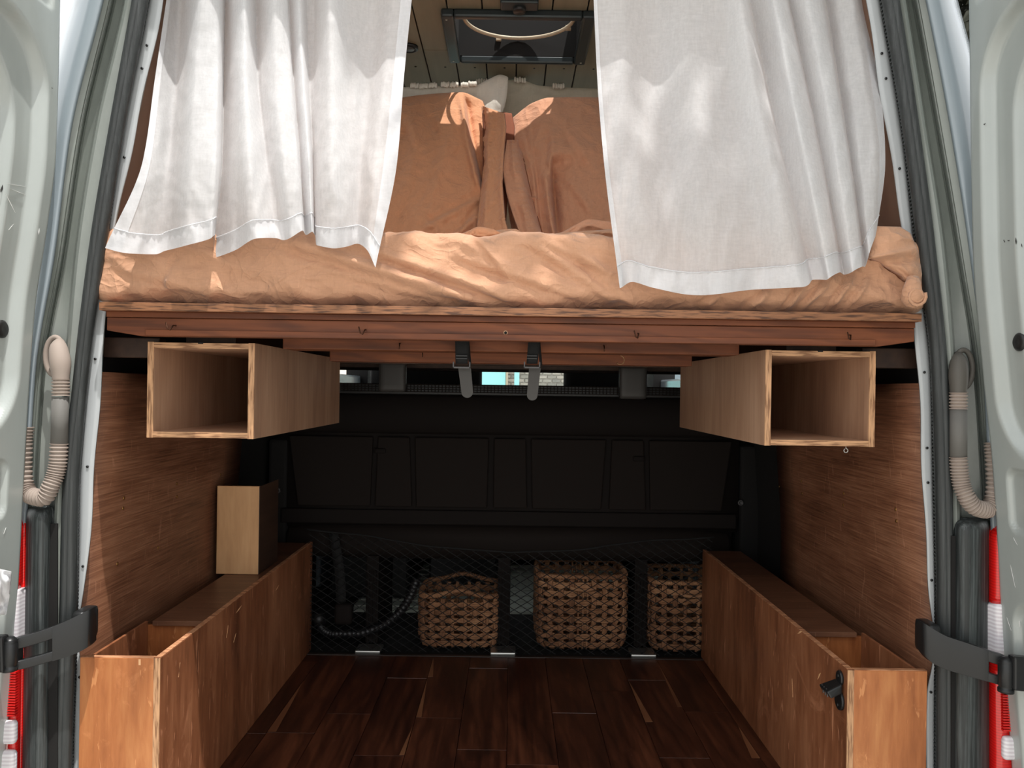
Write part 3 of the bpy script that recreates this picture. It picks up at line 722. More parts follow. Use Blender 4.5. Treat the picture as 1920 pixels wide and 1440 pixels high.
def nz(x, y, z, s): return noise.noise(Vector((x*s, y*s, z*s)))
def ridge(x, y, z): return (1-abs(noise.noise(Vector((x, y, z)))*2.2))
FOLDS = [((545, 455), (930, 574), 13, 0.011), ((700, 470), (1010, 577), 11, 0.012), ((610, 495), (860, 565), 16, 0.008), ((1000, 455), (1150, 560), 12, 0.006),
         ((860, 480), (1090, 560), 9, 0.005), ((900, 450), (960, 530), 8, 0.005), ((1440, 545), (1400, 580), 6, 0.007), ((1510, 530), (1470, 582), 6, 0.008), ((1560, 520), (1500, 582), 6, 0.008),
         ((1605, 510), (1555, 582), 6, 0.008), ((1630, 520), (1590, 580), 5, 0.006), ((1350, 555), (1310, 580), 7, 0.006), ((230, 500), (420, 560), 14, 0.004), ((330, 500), (300, 560), 10, 0.003), ((1020, 450), (1160, 520), 9, 0.005), ((1060, 445), (1190, 575), 12, 0.005)]
def folds(px, py, F_):
    s = 0
    for (a, b, w, amp) in F_:
        ax, ay = a; bx, by = b; dx, dy = bx-ax, by-ay; L2 = dx*dx+dy*dy
        t = ((px-ax)*dx+(py-ay)*dy)/L2; tc = max(0, min(1, t))
        dist = ((px-ax)*dy-(py-ay)*dx)/math.sqrt(L2)
        en = math.hypot(px-(ax+dx*tc), py-(ay+dy*tc))
        fade = math.sin(math.pi*min(1, max(0, tc*0.9+0.07)))**0.6
        if en < w*3.2:
            g_ = math.exp(-(dist/w)**2) - 0.75*math.exp(-((dist+w*1.1)/(w*0.7))**2)
            s += amp*g_*fade*math.exp(-(max(0, en-abs(dist))/w)**2)
    return s
def to_px(p):
    u0 = p.x*F/p.y; v0 = -(p.z-CAMZ)*F/p.y
    return 957+u0*cr-v0*sr, 732+u0*sr+v0*cr
mat_top = at(960, 436, 1.47).z; mcx = (at(180, 520, 1.46).x+at(1728, 540, 1.46).x)/2; mhx = (at(1728, 540, 1.46).x-at(180, 520, 1.46).x)/2
mh = (mat_top-zt)/2
def mdisp(w, n):
    px, py = to_px(w) if w.y > 0.5 else (0, 0)
    f = -n.y if n.y < 0 else 0
    d = 0.004*nz(w.x, w.y, w.z, 5)
    d -= 0.028*smooth((w.y-1.485)/0.03)*abs(n.x)
    xr = w.x*0.92-w.z*0.38; zr = w.z*0.92+w.x*0.38
    d += 0.0075*(ridge(xr*4, w.y*3, zr*16)-0.6)*(0.6 if w.x < -0.3 else 1.0) + 0.0016*nz(w.x, w.y, w.z, 38)
    d += 0.0042*(ridge(xr*12+5, w.y*6, zr*22)-0.6) + 0.0020*(ridge(xr*30, w.y*12, zr*45+2)-0.6)
    if f > 0.2: d += 1.5*folds(px, py, FOLDS)*f
    zz = (w.z-zt)/(2*mh)
    if n.y < -0.2 and zz < 0.18 and abs(w.x-mcx) < mhx-0.05: d -= 0.010*(1-zz/0.18)*(0.6+0.6*nz(w.x*2, 0, 0, 9))
    return d
mattress = root('mattress', 'mattress in a wrinkled rust coloured fitted sheet on the bed platform', 'mattress', (0, 2.2, zt))
rbox('fitted_sheet', (mcx, 1.452+0.86, zt+mh+0.002), (mhx+0.020, 0.86, mh), 0.036, (460, 60, 50), SHEET, mattress, mdisp)
# bunched corner at right end: cloth folds over the corner with a rolled end
def crumple(u, v):
    # u along from left to right, v top to bottom
    xl = interp(v, [0, 0.35, 0.7, 1], [1640, 1632, 1668, 1716]); xr_ = interp(v, [0, 0.15, 0.45, 0.75, 1], [1688, 1706, 1723, 1729, 1726])
    yl = interp(v, [0, 0.35, 0.7, 1], [424, 480, 500, 534]); yr = interp(v, [0, 0.2, 0.5, 0.8, 1], [425, 440, 480, 520, 545])
    px = xl+(xr_-xl)*u; py = yl+(yr-yl)*u
    b = 0.020*math.sin(math.pi*min(1, u*0.9+0.1))**0.6*math.sin(math.pi*(0.15+0.8*v))
    b += 0.010*math.exp(-((v-0.40)/0.05)**2) + 0.010*math.exp(-((v-0.93)/0.06)**2) - 0.008*math.exp(-((v-0.55)/0.08)**2)
    return at(px, py, 1.445-b+0.004*noise.noise(Vector((u*5, v*6, 2)))+0.05*max(0, 0.15-v))
grid('sheet_fold', crumple, 26, 40, SHEET, mattress, True, thick=(0.0, 0.02, 0))
rp = [at(1700, 570, 1.47), at(1706, 561, 1.43), at(1712, 558, 1.415), at(1716, 557, 1.405)]
tube('sheet_roll', [at(1712, 520, 1.425), at(1710, 545, 1.42), at(1711, 560, 1.418), at(1713, 572, 1.42)], 0.02, SHEET, mattress, 14, [0.010, 0.017, 0.020, 0.013])
mb = MB(); c = at(1719, 556, 1.405)
sp = [c+Vector(((0.004+0.013*k/26)*math.cos(k*0.5), 0.0, (0.004+0.014*k/26)*math.sin(k*0.5))) for k in range(27)]
mb.tube(sp, 0.0032, 6); mb.tube([q+Vector((0, 0.014, 0)) for q in sp], 0.004, 6); mb.build('rolled_hem', SHEET, mattress, True)

# bunched top sheet peeping over the mattress edge
bs = root('top_sheet', 'bunched rust top sheet lying behind the front edge of the mattress', 'sheet', (0.02, 1.9, mat_top))
def ruffle(pts, d, m, sd, bulge=0.02):
    xs = [i/(len(pts)-1) for i in range(len(pts))]
    def P(u, v):
        px = cat(u, xs, [q[0] for q in pts]); pt = cat(u, xs, [q[1] for q in pts]); py = pt+(452-pt)*v
        return at(px, py, d-bulge*math.sin(math.pi*min(1, 0.12+v*0.9))**0.7-0.008*(ridge(u*3+sd, v*2, sd)-0.5)-0.003*(ridge(u*11+sd, v*5, sd)-0.5))
    grid('sheet_fold', P, 60, 14, m, bs, True, thick=(0, 0.025, -0.002))
ruffle([(858, 441), (880, 432), (898, 425), (925, 430), (945, 438)], 1.66, CASE, 1.0)
ruffle([(905, 436), (935, 431), (965, 429), (985, 440), (1010, 441)], 1.69, SHEET, 5.0)
ruffle([(1020, 441), (1050, 436), (1080, 421), (1105, 411), (1140, 415), (1190, 418), (1240, 424)], 1.74, CASE2, 2.0)
ruffle([(1000, 442), (1060, 436), (1110, 432), (1150, 430), (1200, 436), (1240, 438)], 1.66, SHEET, 3.0)

# ------------------------------------------------------------------ pillows
def pillow(root_o, name, top, bot, left, right, d, thick, m, fl=(), wr=0.006, lean=0.0, nu=150, nv=80, seed=0, puff=0.5, stp=None):
    """top: [(px,py)], outline closed by left/right functions of v"""
    tx = [p[0] for p in top]; ty = [p[1] for p in top]
    lx = [p[0] for p in left]; ly = [p[1] for p in left]; rx = [p[0] for p in right]; ry = [p[1] for p in right]
    def base(u, v, s):
        # row v: x range
        yy = v
        xl = cat(yy, ly, lx); xr_ = cat(yy, ry, rx)
        px = xl+(xr_-xl)*u
        ytop = cat(px, tx, ty); py = ytop+(bot-ytop)*yy
        prof_ = (max(0, math.sin(math.pi*u))**puff)*(max(0, math.sin(math.pi*min(1, yy*0.97+0.02)))**puff)
        dd = d + lean*(1-yy) - s*thick*prof_
        w = wr*1.5*(ridge(px*0.018+seed, py*0.007, s)-0.6) + 0.4*wr*noise.noise(Vector((px*0.06, py*0.05, seed))) + 0.005*(ridge(px*0.05+py*0.03+seed, py*0.04-px*0.02, s+3)-0.6)
        f_ = 1.6*folds(px, py, fl) if s > 0 else 0
        if s > 0 and stp:
            for (ly_, lx_, amp_, w_, dec_, ya_, yb_) in stp:
                q_ = px - interp(py, ly_, lx_)
                fy = smooth((py-ya_)/25)*smooth((yb_-py)/25)
                if q_ > -w_: f_ -= amp_*smooth((q_+w_)/(2*w_))*math.exp(-max(0, q_)/dec_)*fy
                f_ += 0.35*amp_*math.exp(-((q_+w_*2)/(w_*2))**2)*fy
        return at(px, py, dd-(w+f_)*prof_**0.3*(1 if s > 0 else -1))
    def Pf(u, v): return base(u, v, 1)
    def Pb(u, v): return base(u, v, -0.8)
    return grid(name, Pf, nu, nv, m, root_o, True, thick=Pb)
def proot(label, px, d): 
    q = at(px, 520, d); return root('pillow', label, 'pillow', (q.x, d, mat_top))
wp1 = proot('white pillow with a pointed corner behind the left rust pillow', 800, 2.36)
pillow(wp1, 'pillow_body', [(600, 175), (700, 166), (770, 163), (850, 161), (890, 160), (915, 149), (938, 140), (952, 144), (960, 175)], 530, [(600, 0), (600, 1)], [(953, 0), (950, 0.1), (935, 0.25), (915, 0.5), (900, 1)], 2.375, 0.05, CREAM, wr=0.006, seed=3)
wp2 = proot('cream tasselled pillow behind the right rust pillow', 1080, 2.44)
pillow(wp2, 'pillow_body', [(880, 175), (905, 156), (940, 150), (975, 150), (1010, 160), (1060, 164), (1120, 166), (1250, 172)], 530, [(890, 0), (885, 1)], [(1250, 0), (1250, 1)], 2.50, 0.05, fabric('ecru_cotton', rgb(226, 218, 200), 0.05, 900), wr=0.003, seed=8)
def tassels(parent, pts, d, w):
    for (px, py) in pts:
        mb = MB()
        for k in range(5):
            q = at(px-w+k*w/2, py+random.uniform(-1, 1), d)
            mb.tube([q+Vector((0, 0.012, 0.0)), q+Vector((0, 0.0, 0.010)), q+Vector((0, -0.010, 0.004)), q+Vector((0, -0.013, -0.008))], 0.0035, 6)
        mb.build('tassel', CREAM, parent, True)
tassels(wp2, [(903, 155), (975, 152), (1047, 163)], 2.46, 9)
tassels(wp1, [(778, 163), (795, 164), (812, 162), (835, 161), (852, 161), (872, 161), (886, 159)], 2.355, 6)

rp1 = proot('rust pillow left of centre with an open gathered pillowcase end', 800, 2.08)
f1 = [((873, 185), (885, 260), 7, -0.016), ((880, 250), (915, 380), 8, -0.018), ((760, 215), (800, 300), 10, 0.005), ((905, 370), (790, 430), 7, 0.012), ((900, 390), (860, 440), 6, 0.010), ((800, 190), (830, 250), 9, 0.005), ((830, 440), (780, 400), 8, 0.006)]
pillow(rp1, 'pillow_body', [(600, 215), (700, 195), (760, 182), (810, 176), (866, 173), (895, 184), (925, 200), (960, 212)], 530, [(600, 0), (600, 1)], [(905, 0), (925, 0.12), (928, 0.4), (918, 0.7), (912, 1)], 2.00, 0.10, CASE, f1, wr=0.008, seed=1, puff=0.42, lean=0.31, stp=[([170, 260, 330, 385, 420], [868, 884, 900, 918, 905], 0.045, 3, 26, 175, 425), ([350, 400, 440], [930, 900, 850], -0.02, 4, 20, 350, 450)])
# open case end: flattened funnel
def flap(u, v):
    py = 206+v*(455-206)
    xa = interp(v, [0, 0.15, 0.5, 1], [903, 905, 905, 890]); xb = interp(v, [0, 0.1, 0.3, 0.55, 0.8, 1], [944, 947, 943, 940, 944, 956])
    pyy = py - 8*(1-v)*(1-u) + 6*u*(1-v)
    g_ = (0.0045*math.sin(py*0.55+u*9)*math.exp(-((u-0.35)/0.3)**2)*(1-smooth((v-0.3)*6)) - 0.05*(1-smooth(u*3.2)) + 0.010*(ridge(u*1.8+2, v*4, 3)-0.5) + 0.004*(ridge(u*4, v*14, 8)-0.5) + 0.008*math.exp(-((u-0.93)/0.05)**2))
    return at(xa+(xb-xa)*u, pyy, 1.935+0.26*(1-v)-0.035*u+0.02*math.sin(u*3)-g_+0.006*noise.noise(Vector((u*3, v*9, 0))))
grid('case_flap', flap, 20, 60, CASE, rp1, True, thick=(0.004, 0.004, 0))
def flap2(u, v):
    py = 206+v*(455-206); xa = 905; xb = interp(v, [0, 0.1, 0.3, 0.55, 1], [958, 963, 962, 952, 944])
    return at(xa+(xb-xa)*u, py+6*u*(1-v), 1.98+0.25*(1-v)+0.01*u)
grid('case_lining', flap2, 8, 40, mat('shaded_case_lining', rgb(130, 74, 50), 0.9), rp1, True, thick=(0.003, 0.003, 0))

rp2 = proot('rust pillow right of centre with a gathered seam down its left side', 1120, 2.10)
f2 = [((1035, 250), (1036, 330), 8, 0.010), ((1030, 320), (1045, 430), 9, -0.020), ((960, 212), (1040, 195), 3, -0.004), ((1040, 195), (1130, 197), 3, -0.004), ((1060, 230), (1120, 330), 10, 0.005), ((1090, 300), (1130, 260), 9, 0.005), ((1060, 330), (1110, 400), 10, 0.006), ((985, 250), (1005, 330), 5, -0.006), ((1005, 330), (1015, 430), 5, -0.006)]
pillow(rp2, 'pillow_body', [(950, 232), (968, 215), (1000, 192), (1030, 183), (1080, 182), (1140, 183), (1250, 190)], 530, [(962, 0), (950, 0.2), (952, 0.5), (985, 1)], [(1260, 0), (1260, 1)], 2.07, 0.10, CASE2, f2, wr=0.007, seed=6, puff=0.45, lean=0.18, stp=[([230, 330, 430, 450], [1036, 1034, 1042, 1048], 0.05, 3, 40, 285, 500), ([200, 330, 450], [990, 1004, 1018], 0.012, 2, 12, 230, 480)])
def flap3(u, v):
    py = 262+v*(452-262); xa = interp(v, [0, 0.3, 0.6, 1], [950, 941, 952, 978]); xb = interp(v, [0, 0.3, 0.6, 1], [972, 985, 998, 1020])
    g_ = 0.004*math.sin(py*0.6+u*2)*math.exp(-((u-0.6)/0.2)**2)-0.05*smooth((u-0.72)*3.4)-0.03*(1-smooth(v*5))+0.009*(ridge(u*2.0, v*4, 9)-0.5)+0.006*math.exp(-((u-0.05)/0.05)**2)
    return at(xa+(xb-xa)*u, py, 1.975+0.14*(1-v)-0.01*math.sin(u*3)-g_+0.006*noise.noise(Vector((u*3, v*9, 5))))
grid('case_flap', flap3, 18, 60, CASE2, rp2, True, thick=(0.003, 0.004, 0))

# ------------------------------------------------------------------ curtains
def make_curtain(name_label, cols, seed, zrod):
    n = len(cols); us = [i/(n-1) for i in range(n)]
    rt = root('curtain', name_label, 'curtain', (at(cols[n//2][0][0], 0, 1.5).x, 1.5, zrod), 'linen curtains over the rear opening')
    YT = -150
    def colpt(c, v):
        # v 0 top rod, 1 bottom; polyline (px,py) points in c[0..]
        pts = c['p']; b = c['b']
        py = YT + v*(b[1]-YT)
        ys = [q[1] for q in pts]+[b[1]]; xs = [q[0] for q in pts]+[b[0]]
        return cat(py, ys, xs), py
    C = []
    for c in cols:
        C.append(dict(p=[(c[0][0], 0), (c[1], 150), (c[2], 300)], b=c[3], dt=c[4], db=c[5]))
    def S(u, v, off=0.0):
        X = []; Y = []; D = []
        for c in C:
            x, y = colpt(c, v); X.append(x); Y.append(y); D.append(c['dt']*(1-v)+c['db']*v)
        px = cat(u, us, X); py = cat(u, us, Y)
        base = 1.508 - 0.088*smooth((v-0.25)/0.6)
        amp = 0.45+0.55*smooth(v*3)
        w = 0.006*noise.noise(Vector((px*0.012+seed, py*0.006, 1))) + 0.0042*(ridge(px*0.03+seed, py*0.012+px*0.01, 4)-0.5)*smooth(v*1.6)+0.0014*noise.noise(Vector((px*0.07, py*0.06, seed)))
        d = base + cat(u, us, D)*amp*1.25 - w - off
        # edge ruffle
        py += 3.5*math.sin(u*38+seed)*v**8
        return at(px, py, d)
    grid('curtain_cloth', lambda u, v: S(u, v), 300, 110, LINEN, rt, True)
    def H(u, v):
        t = 0.942+0.0006*math.sin(u*150)+0.002*noise.noise(Vector((u*40, 0, seed)))
        p = S(u, t+(1.0-t)*v, 0.0016); 
        return p
    o = grid('bottom_hem', H, 300, 8, LINENH, rt, True)
    def E0(u, v): return S(u*0.028, v, 0.0016) 
    def E1(u, v): return S(1-u*0.028, v, 0.0016)
    grid('side_hem', E0, 4, 110, LINENH, rt, True); grid('side_hem', E1, 4, 110, LINENH, rt, True)
    mb = MB(); 
    pts = [S(k/260, 0.941+0.0012*noise.noise(Vector((k*0.3, seed, 0))), 0.0022+0.0012*math.sin(k*1.9)) for k in range(261)]
    mb.tube(pts, 0.0012, 5); mb.build('gathered_stitching', LINENH, rt, True)
    return rt
LC = [((312,), 290, 268, (197, 462), 0.0, -0.015), ((325,), 308, 292, (245, 474), 0.02, -0.01), ((340,), 330, 318, (292, 480), 0.03, 0.012), ((352,), 342, 331, (312, 470), 0.0, 0.01),
      ((380,), 366, 360, (352, 456), -0.045, -0.03), ((408,), 408, 403, (396, 447), -0.03, -0.03), ((417,), 415, 412, (403, 444), 0.0, -0.005), ((423,), 420, 417, (398, 482), 0.035, 0.035), ((438,), 440, 440, (442, 466), -0.02, -0.005), ((458,), 460, 466, (480, 450), -0.04, -0.035),
      ((480,), 484, 500, (520, 449), 0.03, -0.01), ((490,), 492, 508, (532, 447), 0.01, -0.01), ((514,), 518, 533, (548, 443), -0.035, -0.025), ((536,), 546, 558, (567, 436), -0.01, -0.02), ((542,), 551, 563, (573, 440), 0.018, 0.01), ((560,), 568, 579, (585, 431), -0.012, -0.012),
      ((576,), 580, 587, (591, 445), 0.02, 0.02), ((588,), 588, 590, (593, 462), 0.03, 0.0), ((618,), 620, 620, (620, 463), -0.04, -0.02), ((652,), 655, 650, (650, 460), 0.0, -0.005), ((700,), 693, 676, (668, 460), 0.02, 0.01), ((738,), 724, 706, (688, 470), 0.0, -0.015), ((772,), 757, 745, (704, 498), 0.006, -0.02)]
RC = [((1113,), 1120, 1132, (1162, 538), 0.0, -0.01), ((1128,), 1136, 1150, (1182, 528), -0.004, 0.0), ((1165,), 1176, 1190, (1225, 543), -0.01, -0.012), ((1225,), 1235, 1252, (1290, 550), 0.012, 0.004), ((1290,), 1300, 1318, (1350, 550), -0.01, -0.012), ((1350,), 1366, 1388, (1420, 546), -0.006, 0.0),
      ((1388,), 1414, 1445, (1500, 536), -0.03, -0.025), ((1402,), 1430, 1463, (1518, 531), -0.008, -0.015), ((1407,), 1437, 1470, (1524, 528), 0.03, 0.006), ((1436,), 1466, 1498, (1545, 522), -0.005, -0.008), ((1452,), 1480, 1512, (1556, 520), -0.032, -0.025), ((1474,), 1506, 1537, (1575, 514), -0.01, -0.008),
      ((1480,), 1512, 1543, (1582, 512), 0.028, 0.012), ((1512,), 1543, 1570, (1600, 508), -0.025, -0.02), ((1540,), 1566, 1590, (1617, 503), -0.01, -0.012), ((1548,), 1572, 1596, (1622, 497), 0.03, 0.02), ((1572,), 1594, 1614, (1630, 475), 0.0, 0.0), ((1596,), 1618, 1638, (1637, 458), -0.012, 0.004), ((1620,), 1649, 1660, (1643, 436), 0.02, 0.02)]
make_curtain('white linen curtain hanging on the left of the rear opening in bright sun', LC, 1.0, 1.79)
make_curtain('white linen curtain hanging on the right of the rear opening, mostly shaded', RC, 7.0, 1.79)
rod = root('curtain_rod', 'thin black curtain rod across the top of the rear opening', 'curtain rod', (0, 1.51, 1.80))
tube('rod', [(-0.66, 1.51, 1.795), (0, 1.51, 1.795), (0.66, 1.51, 1.795)], 0.006, BLACK, rod, 10)
for x in (-0.66, 0.66): box('rod_bracket', x-0.01, x+0.01, 1.462, 1.52, 1.785, 1.81, BLACK, rod, 0.002)

# ------------------------------------------------------------------ hanging plywood boxes
def hanging_box(label, xL, xR, yT, yB, side):
    a = at(xL, yT, 1.492); b = at(xR, yB, 1.492); x0, x1 = a.x, b.x
    cz = at((xL+xR)/2, yT, 1.492).z; bz = at((xL+xR)/2, yB, 1.492).z
    y0, y1 = 1.492, 2.24; t = 0.0118
    r_ = root('hanging_plywood_box', label, 'storage box', ((x0+x1)/2, 1.87, cz), 'plywood boxes hung under the bed')
    tilt = Vector(((at(xL, yB, 1.492)-a).x, 0, 0))
    def bd(n, xa, xb, za, zb_, m=PLY_LIGHT, ya=y0+0.003, yb=y1): return box(n, xa, xb, ya, yb, za, zb_, m, r_, 0.0006)
    bd('side_board', x0, x0+t, bz, cz); bd('side_board', x1-t, x1, bz, cz)
    bd('top_board', x0+t, x1-t, cz-t, cz-0.001); bd('bottom_board', x0+t, x1-t, bz+0.001, bz+t)
    bd('back_board', x0+t, x1-t, bz+t, cz-t, PLY_LIGHT, y1-0.006, y1)
    e = [box('board_edge', x0, x0+t, y0, y0+0.0028, bz, cz, EDGE_V, r_, 0.0004), box('board_edge', x1-t, x1, y0, y0+0.0028, bz, cz, EDGE_V, r_, 0.0004),
         box('board_edge', x0+t, x1-t, y0, y0+0.0028, cz-t, cz-0.001, EDGE_H, r_, 0.0004), box('board_edge', x0+t, x1-t, y0, y0+0.0028, bz+0.001, bz+t, EDGE_H, r_, 0.0004)]
    box('hanger_block', (x0+x1)/2-0.05, (x0+x1)/2+0.05, 1.54, 1.9, cz, zb, DARK_CLEAT, r_, 0.001)
    box('screw_notch', (x0+x1)/2-0.006, (x0+x1)/2+0.004, y0-0.001, y0+0.004, cz-0.003, cz+0.0005, VOID, r_, 0.0004)
    return r_, x0, x1, bz
hb1, *_ = hanging_box('open plywood box hung under the left side of the bed', 277, 475, 642, 822, 'left')
hb2, hx0, hx1, hbz = hanging_box('open plywood box hung under the right side of the bed', 1436, 1640, 657, 837, 'right')
p = at(1586, 843, 1.50)
tube('screw_eye', [Vector((p.x, p.y, hbz+0.002)), Vector((p.x, p.y, hbz-0.004))] + [Vector((p.x+0.004*math.sin(t), p.y, hbz-0.008+0.004*math.cos(t))) for t in [0.5*k for k in range(13)]], 0.001, STEEL, hb2, 6)

# ------------------------------------------------------------------ boxes over the wheel arches
def floor_box(label, xo, xi, yt, lidpy, side):
    sg = -1 if side == 'left' else 1
    a = at(xo, yt, 1.457); b = at(xi, yt+(-0 if side == 'left' else 0), 1.457)
    XO, XI = a.x, b.x; zt_ = (a.z+b.z)/2; t = 0.012
    if side == 'left': XO = at(150, 1232, 1.457).x
    r_ = root('wheel_arch_box', label, 'storage box', ((XO+XI)/2, 2.0, 0), 'stained plywood boxes along the floor')
    y0 = 1.457; y1 = 2.58 if side == 'left' else 2.56
    lo, hi = min(XO, XI), max(XO, XI)
    ins = 0.016
    fo = (lo, hi-ins*0.0) if side == 'left' else (lo, hi)
    if side == 'left': box('front_board', lo, hi-t, y0, y0+t, 0.0, zt_, PLY_BOX, r_, 0.001)
    else: box('front_board', lo+t, hi, y0, y0+t, 0.0, zt_, PLY_BOX, r_, 0.001)
    xs0, xs1 = (XI-t, XI) if side == 'left' else (XI, XI+t)
    box('side_board', xs0, xs1, y0+0.003, y1, 0.0005, zt_, PLY_SIDE, r_, 0.001)
    box('board_edge', xs0, xs1, y0, y0+0.0028, 0.0005, zt_, EDGE_V, r_, 0.0004)
    box('top_edge', xs0+0.0005, xs1-0.0005, y0+0.003, y1-0.001, zt_+0.0001, zt_+0.0014, EDGE_WORN, r_, 0.0004, label='worn pale top edge')
    box('top_edge', lo+t if side == 'right' else lo, hi if side == 'right' else hi-t, y0+0.0006, y0+t-0.0005, zt_+0.0001, zt_+0.0014, EDGE_WORN, r_, 0.0004, label='worn pale top edge')
    ly = 1.70
    lx0, lx1 = (lo+0.004, XI-t-0.001) if side == 'left' else (XI+t+0.001, hi-0.004)
    wx0, wx1 = (lx0+0.024, lx1) if side == 'left' else (lx0, lx1-0.024)
    box('lid', lx0+(0.02 if side == 'left' else 0), lx1-(0.02 if side == 'right' else 0), ly, y1, zt_-0.014, zt_-0.003, PLY_LID, r_, 0.001)
    box('divider', lx0, lx1, ly+0.012, ly+0.022, 0.001, zt_-0.016, PLY_BOX, r_, 0.001)
    box('inner_board', lx0 if side == 'left' else lx1-0.006, lx0+0.006 if side == 'left' else lx1, y0+t+0.001, ly+0.010, 0.001, zt_-0.006, PLY_SIDE, r_, 0.001)
    box('bottom_board', lx0+0.007, lx1-0.007, y0+t+0.001, ly+0.010, 0.001, 0.012, PLY_SIDE, r_, 0.001)
    # chips of bare wood on the side face
    for k in range(7 if side == 'left' else 3):
        px, py = ((316, 1256), (425, 1184), (445, 1142), (305, 1270), (334, 1255), (440, 1180), (262, 1243))[k] if side == 'left' else ((1500, 1170), (1535, 1300), (1482, 1210))[k]
    return r_, XO, XI, zt_
fb1, fxo, fxi, fzt = floor_box('worn stained plywood box along the left wall, front in the sun', 152, 300, 1234, 1172, 'left')
fb2, gxo, gxi, gzt = floor_box('worn stained plywood box along the right wall with a bottle opener', 1739, 1590, 1258, 1195, 'right')
CHIP = mat('bare_wood_chip', rgb(224, 176, 130), 0.8)
def chip(xface, px, py, ln, ang, sg, par):
    # on the inner side face (x = xface)
    u, v = px-957, py-732; u0 = u*cr+v*sr; d = xface*F/u0; p = at(px, py, d)
    dy, dz = math.cos(ang)*ln, math.sin(ang)*ln; w = 0.0022
    poly_prism('wood_chip', [(xface, p.y-dy, p.z-dz), (xface, p.y-dy*0.2+w, p.z-dz*0.2+w), (xface, p.y+dy, p.z+dz), (xface, p.y+w*0.4, p.z-w)], (sg*0.0005, 0, 0), CHIP, par, 0)
for px, py, ln, an in ((336, 1256, 0.014, 1.3), (426, 1184, 0.014, 1.2), (448, 1142, 0.02, 0.2), (440, 1196, 0.012, 0.8), (520, 1102, 0.014, 0.3)): chip(fxi, px, py, ln, an, 1, fb1)
for px, py, ln, an in ((1536, 1268, 0.012, -0.9), (1500, 1186, 0.016, -0.5), (1486, 1290, 0.02, 1.4)): chip(gxi, px, py, ln, an, -1, fb2)
poly_prism('wood_chip', [at(260, 1236, 1.4569), at(264, 1236, 1.4569), at(264, 1247, 1.4569), at(260, 1247, 1.4569)], (0, -0.0006, 0), CHIP, fb1, 0)

blk = root('maple_board', 'pale upright plywood board standing on the left box against the wall', 'board', (-0.75, 2.14, fzt))
b0 = at(405, 1082, 2.13); b1 = at(487, 912, 2.13)
box('board_face', b0.x, b1.x, 2.13, 2.142, fzt-0.002, b1.z, PLY_PALE, blk, 0.001)
box('end_cap', b1.x-0.001, b1.x+0.001, 2.129, 2.30, fzt-0.002, b1.z, DARK_CLEAT, blk, 0.0005)

# bottle opener on right box
op = root('bottle_opener', 'black cast iron bottle opener screwed to the right box', 'bottle opener', (gxi, 1.50, 0.31))
def onside(px, py):
    u, v = px-957, py-732; u0 = u*cr+v*sr; d = gxi*F/u0; return at(px, py, d)
pt, pb_ = onside(1577, 1258), onside(1577, 1330)
yc = (pt.y+pb_.y)/2
def oval(y, z, ry, rz, n=20): return [Vector((gxi, y+ry*math.cos(2*math.pi*k/n), z+rz*math.sin(2*math.pi*k/n))) for k in range(n)]
H_ = pt.z-pb_.z
poly_prism('upper_plate', oval(yc, pt.z-H_*0.18, 0.013, H_*0.20), (-0.006, 0, 0), STAYM, op, 0.002)
poly_prism('lower_plate', oval(yc, pb_.z+H_*0.24, 0.018, H_*0.26), (-0.006, 0, 0), STAYM, op, 0.002)
hb = []
zc0 = pt.z-H_*0.26; zc1 = pt.z-H_*0.60
for (x, y, z) in ((0, 0.016, zc0), (0, -0.016, zc0), (-0.032, 0.020, zc0-0.014), (-0.032, -0.020, zc0-0.014)): hb.append(Vector((gxi-0.004+x, yc+y, z)))
for (x, y, z) in ((0, 0.016, zc1+0.006), (0, -0.016, zc1+0.006), (-0.024, 0.022, zc1-0.002), (-0.024, -0.022, zc1-0.002)): hb.append(Vector((gxi-0.004+x, yc+y, z)))
hexa('cap_lifter', hb, STAYM, op, 0.003)
mb = MB()
for k in range(6):
    y = yc-0.014+k*0.005; z = (zc0+zc1)/2-0.006+(0.003 if k % 2 else -0.003)
    mb.box(gxi-0.033, gxi-0.0315, y-0.0012, y+0.0012, z-0.004, z+0.004)
mb.build('worn_lettering', GREYB, op)
for z in (pt.z-H_*0.12, pb_.z+H_*0.12): lathe('mounting_screw', (gxi-0.006, yc, z), (-1, 0, 0), [(0.004, 0), (0.003, 0.002)], BLACK, op, 10)

